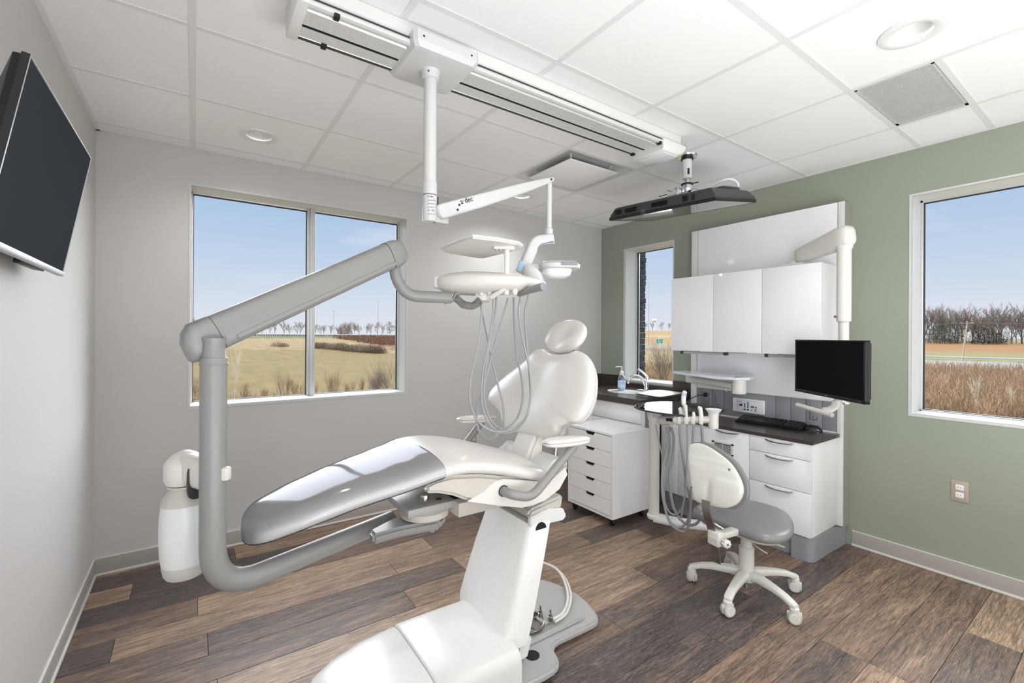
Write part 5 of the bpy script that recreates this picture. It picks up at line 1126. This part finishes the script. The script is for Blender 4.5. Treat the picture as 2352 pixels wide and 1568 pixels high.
box('arm_pivot', (3.28, 2.19, .965), (XP-.006, 2.255, 1.025), M['offw'], sh, bev=.012, seg=3)
for t in (.15, .5, .85):
    p = Vector((3.095, 1.74, .972)).lerp(Vector((3.30, 2.215, .972)), t)
    tube('cable_clip', [p, p+Vector((-.004, .004, -.018)), p+Vector((.004, -.004, -.026))], .0025, M['white'], sh, n=6)
cp = thing('gas_control_panel', 'white wall control panel with display, sliders and keys on the grey strip', 'control panel', (XP-.01, 1.775, .775))
cy0_, cy1_, cz0, cz1 = 1.655, 1.895, .776, .882
box('panel_body', (XP-.022, cy0_, cz0), (XP-.003, cy1_, cz1), M['white'], cp, bev=.008, seg=3)
box('face_sheet', (XP-.0232, cy0_+.035, cz0+.012), (XP-.0215, cy1_-.035, cz1-.010), mat('face_sheet', (214, 222, 226), .35), cp, bev=.0005)
def pf(name, y, z, w, h, m):   # y measured from the left edge of the panel as seen
    box(name, (XP-.0242, cy1_-.035-y-w, cz0+.012+z), (XP-.0228, cy1_-.035-y, cz0+.012+z+h), m, cp)
pf('blue_display', .022, .036, .024, .016, M['blueink']); pf('gas_display', .108, .032, .026, .014, M['yellow'])
pf('slider', .060, .027, .007, .034, M['black']); pf('slider', .084, .027, .007, .045, M['black'])
pf('key', .056, .009, .014, .009, M['black']); pf('key', .080, .009, .014, .009, M['black'])
pf('key', .110, .009, .011, .009, M['greenk']); pf('key', .136, .009, .011, .009, M['red'])
pf('print_line', .02, .0795, .145, .0015, M['strip'])
for yv, zv, s in ((.006, .044, '\u25b2'), (.006, .033, '\u25bc')): pf('arrow_key', yv, zv, .007, .006, M['strip'])
for zv in (.036, .022): pf('arrow_key', .142, zv, .009, .007, M['black'])
pf('small_key', .006, .014, .006, .006, M['strip']); pf('small_key', .040, .012, .006, .006, M['strip'])
text('panel_logo', 'Accutron', (XP-.0243, cy1_-.037, cz0+.078), .011, (0, -1, 0), (0, 0, 1), M['ink'], cp, ext=.0002)
kb = thing('keyboard', 'black computer keyboard lying along the back of the dark worktop', 'keyboard', (3.27, 1.54, .7257))
T[0] = Matrix.Translation((3.205, 1.79, .7258)) @ Matrix.Rotation(R(-90), 4, 'Z') @ Matrix.Rotation(R(6), 4, 'Z') @ Matrix.Rotation(R(5), 4, 'X')
extr('keyboard_body', [(0, 0, 0), (0, .0, .012), (0, .06, .017), (0, .15, .024), (0, .155, .016), (0, .15, 0)], 'X', 0, .425, M['black'], kb, bev=.002)
ky = []
for r_ in range(5):
    x = .012
    yy = .022+r_*.0235
    while x < .402:
        w = .0165 if not (r_ == 0 and .11 < x < .2) else .11
        ky.append(((x, yy, .010+yy*.09), (x+w, yy+.0195, .0195+yy*.09))); x += w+.003
        if abs(x-.30) < .01: x += .012
boxes('keys', ky, mat('key_caps', (38, 38, 42), .35), kb)
tag(kb.children[-1], None, None, kind='stuff')
T[0] = Matrix.Identity(4)
ms = thing('computer_mouse', 'black computer mouse beside the right end of the keyboard', 'mouse', (3.19, 1.255, .7257))
mx_, my_, _ = (3.348, 1.334, 0.726)
T[0] = Matrix.Translation((mx_, my_, .7258)) @ Matrix.Rotation(R(-65), 4, 'Z')
def mring(x, w, z): return [(x, w*math.cos(2*math.pi*k/24), max(0, z*math.sin(2*math.pi*k/24)) if math.sin(2*math.pi*k/24) > 0 else .0) for k in range(24)]
loft('mouse_body', [mring(-.052, .01, .006), mring(-.046, .024, .02), mring(-.02, .033, .036), mring(.01, .032, .034), mring(.038, .028, .022), mring(.05, .02, .01), mring(.053, .006, .003)], M['black'], ms)
boxes('mouse_logo', [((.02, -.031, .008), (.03, -.0275, .012))], M['steel'], ms)
boxes('scroll_wheel', [((.02, -.003, .028), (.034, .003, .034))], M['darkgrey'], ms, bev=.001)
T[0] = Matrix.Identity(4)

# ------------------------------------------------------------ the land outside
def sm(a, b, x): t = min(1, max(0, (x-a)/(b-a))); return t*t*(3-2*t)
def gz(r, az):
    zl = -4+4.6*sm(55, 215, r)+.9*sm(215, 320, r)
    zr = -4+3.2*sm(150, 262, r)+1.0*sm(262, 420, r)
    zm = -4+2.2*sm(60, 130, r)+6.6*sm(130, 300, r)
    wl = 1-sm(24, 40, az); wr_ = sm(58, 68, az); return zl*wl+zr*wr_+zm*(1-wl)*(1-wr_)
C3 = lambda r, g, b: tuple(.24*v for v in srgb(r, g, b)[:3])
def gcol(r, az, rn):
    if az < 32:
        if r < 50: c = C3(176, 150, 104)
        elif r < 128-az*.9: c = C3(170, 146, 84)
        elif r < 178: c = C3(160, 112, 86) if az > 13.5+(178-r)*.11 else C3(196, 168, 118)
        elif r < 196: c = C3(122, 132, 84) if az < 15 else C3(196, 166, 110)
        elif r < 212: c = C3(120, 132, 82) if 6 < az < 17 else C3(198, 172, 118)
        else: c = C3(200, 168, 116)
    elif az < 62:
        if r < 112: c = C3(196, 174, 118)
        elif r < 128: c = C3(168, 132, 104)
        elif r < 165: c = C3(186, 168, 140)
        elif r < 205: c = C3(206, 160, 96)
        elif r < 222: c = C3(226, 196, 140)
        else: c = C3(206, 168, 100)
    else:
        if r < 42: c = C3(196, 180, 122)
        elif r < 92: c = C3(150, 126, 100)
        elif r < 150: c = C3(205, 203, 200)
        elif r < 156: c = C3(150, 160, 110)
        elif r < 196: c = C3(184, 172, 112)
        elif r < 262: c = C3(206, 150, 92)
        else: c = C3(170, 142, 100)
    return c
az0, az1, na = -60, 130, 380
rr_ = [6+i*3 for i in range(100)]+[306+i*12 for i in range(40)]+[900, 1300, 2200]
vs = []; fs = []; cols = []
for i, r in enumerate(rr_):
    for j in range(na+1):
        az = az0+(az1-az0)*j/na; jr = rnd.uniform(-1, 1)*1.2
        vs.append((r*math.sin(R(az)), r*math.cos(R(az)), gz(r, az)+.05*math.sin(r*.7+az*1.3))); cols.append(gcol(r+jr*2.2, az+jr*.5, rnd))
for i in range(len(rr_)-1):
    for j in range(na): a = i*(na+1)+j; fs.append((a, a+1, a+na+2, a+na+1))
me = bpy.data.meshes.new('field'); me.from_pydata(vs, [], fs)
at_ = me.color_attributes.new('land', 'FLOAT_COLOR', 'POINT')
for i, c in enumerate(cols): at_.data[i].color = tuple(c)+(1,)
for p in me.polygons: p.use_smooth = True
gm = bpy.data.materials.new('winter_fields'); gm.use_nodes = True; t = gm.node_tree; b = t.nodes['Principled BSDF']; b.inputs['Roughness'].default_value = .95; b.inputs['Specular IOR Level'].default_value = .1
va = t.nodes.new('ShaderNodeVertexColor'); va.layer_name = 'land'; tx = t.nodes.new('ShaderNodeTexCoord')
mp = t.nodes.new('ShaderNodeMapping'); mp.inputs['Scale'].default_value = (.5, .16, .5); mp.inputs['Rotation'].default_value = (0, 0, R(70)); t.links.new(tx.outputs['Object'], mp.inputs[0])
n1 = t.nodes.new('ShaderNodeTexNoise'); n1.inputs['Scale'].default_value = 1.4; n1.inputs['Detail'].default_value = 8; n1.inputs['Roughness'].default_value = .7; t.links.new(mp.outputs[0], n1.inputs[0])
n2 = t.nodes.new('ShaderNodeTexNoise'); n2.inputs['Scale'].default_value = 5; n2.inputs['Detail'].default_value = 5; t.links.new(tx.outputs['Object'], n2.inputs[0])
r1 = t.nodes.new('ShaderNodeValToRGB'); t.links.new(n1.outputs[0], r1.inputs[0]); r1.color_ramp.elements[0].position = .35; r1.color_ramp.elements[0].color = (.72, .76, .68, 1); r1.color_ramp.elements[1].position = .65; r1.color_ramp.elements[1].color = (1.15, 1.1, 1.02, 1)
r2 = t.nodes.new('ShaderNodeValToRGB'); t.links.new(n2.outputs[0], r2.inputs[0]); r2.color_ramp.elements[0].position = .35; r2.color_ramp.elements[0].color = (.72, .7, .68, 1); r2.color_ramp.elements[1].position = .6; r2.color_ramp.elements[1].color = (1.08, 1.08, 1.08, 1)
m1 = t.nodes.new('ShaderNodeMixRGB'); m1.blend_type = 'MULTIPLY'; m1.inputs[0].default_value = 1; t.links.new(va.outputs[0], m1.inputs[1]); t.links.new(r1.outputs[0], m1.inputs[2])
m2 = t.nodes.new('ShaderNodeMixRGB'); m2.blend_type = 'MULTIPLY'; m2.inputs[0].default_value = .6; t.links.new(m1.outputs[0], m2.inputs[1]); t.links.new(r2.outputs[0], m2.inputs[2]); t.links.new(m2.outputs[0], b.inputs['Base Color'])
me.materials.append(gm); fo = bpy.data.objects.new('field', me); COL.objects.link(fo); fo['kind'] = 'structure'
def gp(r, az, dz=0): return Vector((r*math.sin(R(az)), r*math.cos(R(az)), gz(r, az)+dz))
def branchy(name, h, n0, m, rg_, spread=.5, levels=3, trunk=.35, thick=.012, lean=0):
    """bare plant: forking stems as three-sided tapering tubes, 1 m unit scaled by h"""
    V = []; F = []
    def seg(a, b, ra, rb):
        d = (b-a).normalized(); u = d.orthogonal().normalized(); w = d.cross(u); k = len(V)
        for p, r in ((a, ra), (b, rb)):
            for q in range(3): an = 2*math.pi*q/3; V.append(p+u*math.cos(an)*r+w*math.sin(an)*r)
        for q in range(3): F.append((k+q, k+(q+1) % 3, k+3+(q+1) % 3, k+3+q))
    def grow(p, d, ln, r, lv):
        q = p+d*ln; seg(p, q, r, r*.7)
        if lv == 0: return
        for _ in range(rg_.randint(2, 3)):
            nd = (d+Vector((rg_.uniform(-1, 1), rg_.uniform(-1, 1), rg_.uniform(-.3, .6)))*spread).normalized(); s = rg_.uniform(.3, 1)
            grow(p.lerp(q, s), nd, ln*rg_.uniform(.55, .8), r*.62, lv-1)
        grow(q, (d+Vector((rg_.uniform(-1, 1), rg_.uniform(-1, 1), .3))*spread*.5).normalized(), ln*.72, r*.66, lv-1)
    for i in range(n0):
        a = rg_.uniform(0, 6.28); s = spread*.6 if n0 > 1 else .05
        grow(Vector((rg_.uniform(-.05, .05)*(n0 > 1), rg_.uniform(-.05, .05)*(n0 > 1), 0)), Vector((math.cos(a)*s+lean, math.sin(a)*s, 1)).normalized(), trunk*rg_.uniform(.8, 1.1), thick, levels)
    zmax = max(v.z for v in V)
    o = emit(name, [v*(h/zmax) for v in V], F, m, None, org=(0, 0, 0)); return o
rg3 = random.Random(21)
TV = [branchy('bare_tree', 1, 1, M['twig'], rg3, .62, 5, .2, .009) for _ in range(3)]
def place(src, first, loc, sc, rz, name=None, wide=1):
    o = src if first else dup(src); o.location = loc; o.scale = (sc*wide, sc*wide, sc); o.rotation_euler = (0, 0, rz); return o
used = [False]*3
def tree(r, az, h, label, group, wide=1.0):
    k = rg3.randrange(3); o = place(TV[k], not used[k], gp(r, az, -.1), h, rg3.uniform(0, 6.28), wide=wide); used[k] = True
    tag(o, label, 'tree', group); return o
# skyline seen through the wide window
for i in range(46):
    az = -3+i*.62+rg3.uniform(-.25, .25); tree(258+rg3.uniform(-12, 14), az, rg3.uniform(5.0, 8.6), 'small bare tree on the far skyline behind the guard rail', 'bare trees on the far skyline', 1.15)
for i in range(16):
    az = 45.5+i*.72+rg3.uniform(-.3, .3); tree(300+rg3.uniform(-12, 18), az, rg3.uniform(5, 9), 'pale hazy bare tree on the ridge seen through the narrow window', 'hazy trees on the ridge', 1.1)
for i in range(104):
    az = 71+i*.21+rg3.uniform(-.2, .2); tree(rg3.uniform(262, 310), az, rg3.uniform(11, 19), 'tall bare woodland tree behind the road seen through the right window', 'woodland trees behind the road', .9)
# round dark bush on the skyline, evergreens and hedge bushes: faceted leafy masses with broken outlines
def blob(name, m, seed, n=2600, flat=.9):
    q = random.Random(seed); V = []; F = []
    for i in range(n):
        a = q.uniform(0, 6.28); c = q.uniform(0, 1); rr = (q.random()**.35)
        p = Vector((math.cos(a)*math.sqrt(1-c*c)*rr, math.sin(a)*math.sqrt(1-c*c)*rr, c*rr*flat)); s = q.uniform(.03, .08)
        u_ = Vector((q.uniform(-1, 1), q.uniform(-1, 1), q.uniform(-1, 1))).normalized(); w_ = u_.orthogonal().normalized(); k = len(V)
        u_.z = abs(u_.z)+.3; V += [p-w_*s*.22, p+w_*s*.22, p+u_*s*1.9]; F.append((k, k+1, k+2))
    return emit(name, V, F, m, None, org=(0, 0, 0))
b1 = blob('round_bush', M['bush'], 3); o = place(b1, True, gp(250, 14.6), 3.9, 0); o.scale = (3.9, 3.9, 7.2); tag(o, 'large dark round bush standing alone on the far skyline', 'bush')
hb = blob('hedge_bush', M['bush'], 9)
hp_ = [(136, -.5, 2.2, 1.0), (133, 7.6, 1.8, 1.3), (131, 8.2, 1.4, 1.0)]+[(127-i*1.6, 11.2+i*.62, rg3.uniform(1.6, 3.0), rg3.uniform(1.2, 2.0)) for i in range(13)]
for i, (r, az, w, h) in enumerate(hp_):
    o = place(hb, i == 0, gp(r, az), w, i*1.1); o.scale = (w, w, h); tag(o, 'low brown bush in the broken hedge line across the field', 'bush', 'bushes of the field hedge')
ev = blob('evergreen_bush', M['evergreen'], 5)
for i, (r, az, w, h) in enumerate(((252, 78.4, 6.5, 9), (250, 81.2, 6, 6.5), (250, 73.8, 6, 9))):
    o = place(ev, i == 0, gp(r, az), w, i*2.0); o.scale = (w, w, h); tag(o, ('dark evergreen behind the utility pole', 'low dark evergreen right of the utility pole', 'yellowish evergreen at the left edge of the woodland')[i], 'bush')
# reddish brush on the embankment, joined: nobody could count it
def EMB(q):
    while True:
        r, az = q.uniform(136, 180), q.uniform(13, 26)
        if az > 13.5+(178-r)*.11+q.uniform(-.6, .6): return r, az
def stalks(name, n, reg, hr, m, label, cat, w=.02, lean=.25, seed=4, parts=False):
    q = random.Random(seed); V = []; F = []
    for i in range(n):
        r, az = reg(q); h = q.uniform(*hr); p = gp(r, az, -.02); a = q.uniform(0, 6.28); d_ = Vector((math.cos(a), math.sin(a), 0)); u_ = Vector((math.cos(R(az)), -math.sin(R(az)), 0))
        lw = w*q.uniform(.6, 1.4); tip = p+Vector((0, 0, h))+d_*h*q.uniform(0, lean); k = len(V)
        V += [p-u_*lw, p+u_*lw, tip+u_*lw*.4, tip-u_*lw*.4]; F.append((k, k+1, k+2, k+3))
        if h > .8:
            for _ in range(2):
                s = q.uniform(.35, .8); c0 = p.lerp(tip, s); a2 = q.uniform(0, 6.28); t2 = c0+Vector((math.cos(a2)*.5, math.sin(a2)*.5, .55)).normalized()*h*.35; k = len(V)
                V += [c0-u_*lw*.6, c0+u_*lw*.6, t2]; F.append((k, k+1, k+2))
    o = emit(name, V, F, m, None, org=(0, 0, -4)); tag(o, label, cat, kind='stuff'); return o
stalks('roadside_thicket', 21000, lambda q: (q.uniform(40, 94), q.uniform(67, 102)), (.9, 2.2), M['thicket'], 'dense brown winter thicket of thin stems between the building and the road', 'thicket', .022, .5, 4)
stalks('dry_brush', 3800, lambda q: (48+26*q.random()**1.5, q.uniform(47, 58)), (.4, 1.5), mat('tan_brush', (150, 130, 100), .9, noise=.3, nscale=.8), 'tangled tan brush below the narrow window', 'thicket', .03, .6, 5)
stalks('embankment_brush', 3000, EMB, (.6, 1.6), M['twigr'], 'reddish brown brush covering the far embankment', 'thicket', .09, .6, 6)
stalks('field_edge_grass', 4000, lambda q: (q.uniform(24, 44), q.uniform(-3, 26)), (.2, .7), mat('dry_grass', (128, 108, 74), .9, noise=.25, nscale=1), 'dry grass along the near edge of the green field', 'grass', .012, .5, 7)
# shrubs below the wide window
SB_ = [branchy('bare_shrub', 1, 6, M['twigr'], rg3, .4, 4, .4, .005) for _ in range(3)]
pt = branchy('pale_sapling', 1, 1, mat('birch_bark', (190, 180, 160), .8), rg3, .3, 5, .3, .0075); pt.location = gp(38, 3.55); pt.scale = (3.2, 3.2, 4.5); tag(pt, 'pale slender bare sapling just right of the delivery arm post', 'tree')
shr = [(38, .3, 2.9, 'bare shrub in the left pane, left of the delivery arm post'), (37, 4.4, 2.3, 'bare shrub at the foot of the pale slender sapling'), (39, 6.4, 1.7, 'low bare shrub, second from the pale sapling in the left pane'), (38, 8.3, 3.0, 'reddish bare shrub in the middle of the left pane, tallest there'), (38, 9.6, 2.3, 'bare shrub right beside the tallest one of the left pane'), (39, 11.3, 2.0, 'bare shrub against the left side of the window mullion'), (37, 13.3, 3.1, 'dark bare shrub just right of the window mullion'), (39, 15.0, 2.0, 'low bare shrub in the middle of the right pane'), (40, 16.4, 2.2, 'thin bare shrub left of the dense tangled one')]
for i, (r, az, h, lb) in enumerate(shr):
    k = i % 3; o = place(SB_[k], i < 3, gp(r, az, -.1), h, i*1.3, wide=.8); tag(o, lb, 'shrub', 'bare shrubs below the wide window')
bb_ = branchy('leaning_shrub', 1, 9, M['twig'], rg3, .4, 4, .5, .0045, lean=-.45); bb_.location = gp(36, 20.4, -.1); bb_.scale = (4.0, 4.0, 4.0); tag(bb_, 'large bare leaning shrub at the right edge of the wide window', 'shrub')
ds = branchy('dense_shrub', 1, 16, M['twig'], rg3, .6, 4, .3, .004); ds.location = gp(37, 17.9, .2); ds.scale = (1.7, 1.7, 2.4); tag(ds, 'dense dark tangled shrub beside the large leaning one', 'shrub')
ns = branchy('arching_shrub', 1, 8, M['twig'], rg3, .55, 4, .42, .006); ns.location = gp(46, 53.0, -.1); ns.scale = (4.2, 4.2, 5.4); tag(ns, 'arching bare shrub seen low through the narrow window', 'shrub')
for i, (r, az, h) in enumerate(((44, 80.6, 3.0), (43, 82.6, 2.6), (55, 78.2, 2.6))):
    o = place(dup(pt), True, gp(r, az, -.1), h, i*2.); tag(o, ('pale thin sapling in the middle of the thicket', 'pale thin sapling at the right edge of the thicket', 'pale thin sapling at the left edge of the thicket')[i], 'tree', 'pale saplings in the thicket')
# poles, guard rail, sign, tower, house
def lamp_post(r, az, h, label):
    t = thing('street_light', label, 'street light', gp(r, az)); p = gp(r, az)
    tube('pole', [p, p+Vector((0, 0, h))], [.11*r/200, .06*r/200], M['pole'], t, n=8)
    u_ = Vector((math.cos(R(az)), -math.sin(R(az)), 0)); tube('lamp_bar', [p+Vector((0, 0, h))-u_*.9, p+Vector((0, 0, h))+u_*.9], .08*r/200, M['pole'], t, n=6)
lamp_post(250, 5.6, 14, 'tall thin street light far off left of the window mullion')
lamp_post(262, 13.4, 13, 'tall thin street light far off above the round bush')
lamp_post(255, 18.3, 18.5, 'tallest thin street light far off at the right of the wide window')
lamp_post(150, 51.3, 20, 'tall street light with a cross bar seen through the narrow window')
gr2 = thing('guard_rail', 'long white guard rail along the far road beyond the field', 'guard rail', gp(205, 6))
tube('rail', [gp(205, a/2, .72) for a in range(-8, 44)], 1, M['rail'], gr2, n=6, sq=(.22, .05, 3))
bm = bmesh.new()
for i in range(150):
    p = gp(204.6, -4+i*.175); bm_box(bm, (p.x-.16, p.y-.1, p.z), (p.x+.16, p.y+.1, p.z+.6))
q = bmobj('rail_posts', bm, M['darkgrey'], gr2); q['kind'] = 'stuff'
gr3 = thing('roadside_rail', 'pale guard rail along the near road beyond the thicket', 'guard rail', gp(151, 80))
tube('rail', [gp(151, 68+a/2, .75) for a in range(0, 52)], 1, M['rail'], gr3, n=6, sq=(.18, .05, 3))
up = thing('utility_pole', 'pale leaning wooden utility pole carrying wires beside the road', 'utility pole', gp(150, 78.0)); pb = gp(153, 79.6)
up.location = pb; ORG[up] = pb
pt_ = pb+Vector((.3, -.7, 9.4)); tube('pole', [pb, pt_], [.2, .13], M['timber'], up, n=8)
lt = Vector((math.cos(R(79.6)), -math.sin(R(79.6)), 0))
tube('crossarm', [pt_-lt*1.2-Vector((0, 0, .5)), pt_+lt*1.2-Vector((0, 0, .5))], .09, M['timber'], up, n=6)
wr_l = []
for off, dz in ((-1.1, -.4), (1.1, -.4), (0, -2.3), (0, -3.2)):
    for s in (-1, 1):
        a = pt_+lt*off+Vector((0, 0, dz)); b_ = a+lt*s*60+Vector((math.sin(R(79.6)), math.cos(R(79.6)), 0))*(-14*s)
        wr_l.append(([a.lerp(b_, k/8)-Vector((0, 0, 1.1*math.sin(math.pi*k/8)*.9)) for k in range(9)], .025))
tubes('wires', wr_l, M['darkgrey'], up, n=4)
sg = thing('road_sign', 'green road sign with white border seen through the narrow window', 'sign', gp(128, 52.6)); p = gp(128, 52.6)
u_ = Vector((math.cos(R(52.6)), -math.sin(R(52.6)), 0)); v_ = Vector((math.sin(R(52.6)), math.cos(R(52.6)), 0))
T[0] = Matrix((u_, v_, Vector((0, 0, 1)))).transposed().to_4x4(); T[0].translation = p
box('sign_board', (-.9, 0, 1.2), (.9, .06, 2.5), M['signw'], sg); box('sign_face', (-.82, -.02, 1.28), (.82, 0, 2.42), M['signg'], sg)
boxes('sign_text', [((-.45, -.03, 2.05), (-.1, -.02, 2.25)), ((.0, -.03, 2.1), (.5, -.02, 2.2)), ((-.75, -.03, 1.72), (.75, -.02, 1.77)), ((-.3, -.03, 1.45), (.2, -.02, 1.6))], M['signw'], sg)
tube('sign_post', [(0, .1, 0), (0, .1, 3.4)], .05, M['signw'], sg, n=6)
T[0] = Matrix.Identity(4)
wt2 = thing('water_tower', 'white water tower far off on the ridge', 'water tower', gp(420, 52.0)); p = gp(420, 52.0)
lathe('tank', [(0, 12), (1.3, 11.7), (1.9, 10.9), (1.9, 10.2), (.9, 9.2), (.3, 8.8), (.28, 0)], p, M['signw'], wt2, n=20)
hs = thing('distant_house', 'pale house half hidden in the woodland', 'house', gp(330, 80.4)); p = gp(330, 80.4)
T[0] = Matrix.Translation(p) @ Matrix.Rotation(R(-78), 4, 'Z')
box('walls', (-6, -3, 0), (6, 3, 9), M['signw'], hs); extr('roof', [(-7, 0, 9), (7, 0, 9), (5, 0, 12), (-5, 0, 12)], 'Y', -3.6, 3.6, M['under'], hs)
for x in (-4, -1, 2): box('window', (x, -3.1, 5), (x+1.4, -3, 7), M['darkgrey'], hs)
T[0] = Matrix.Identity(4)
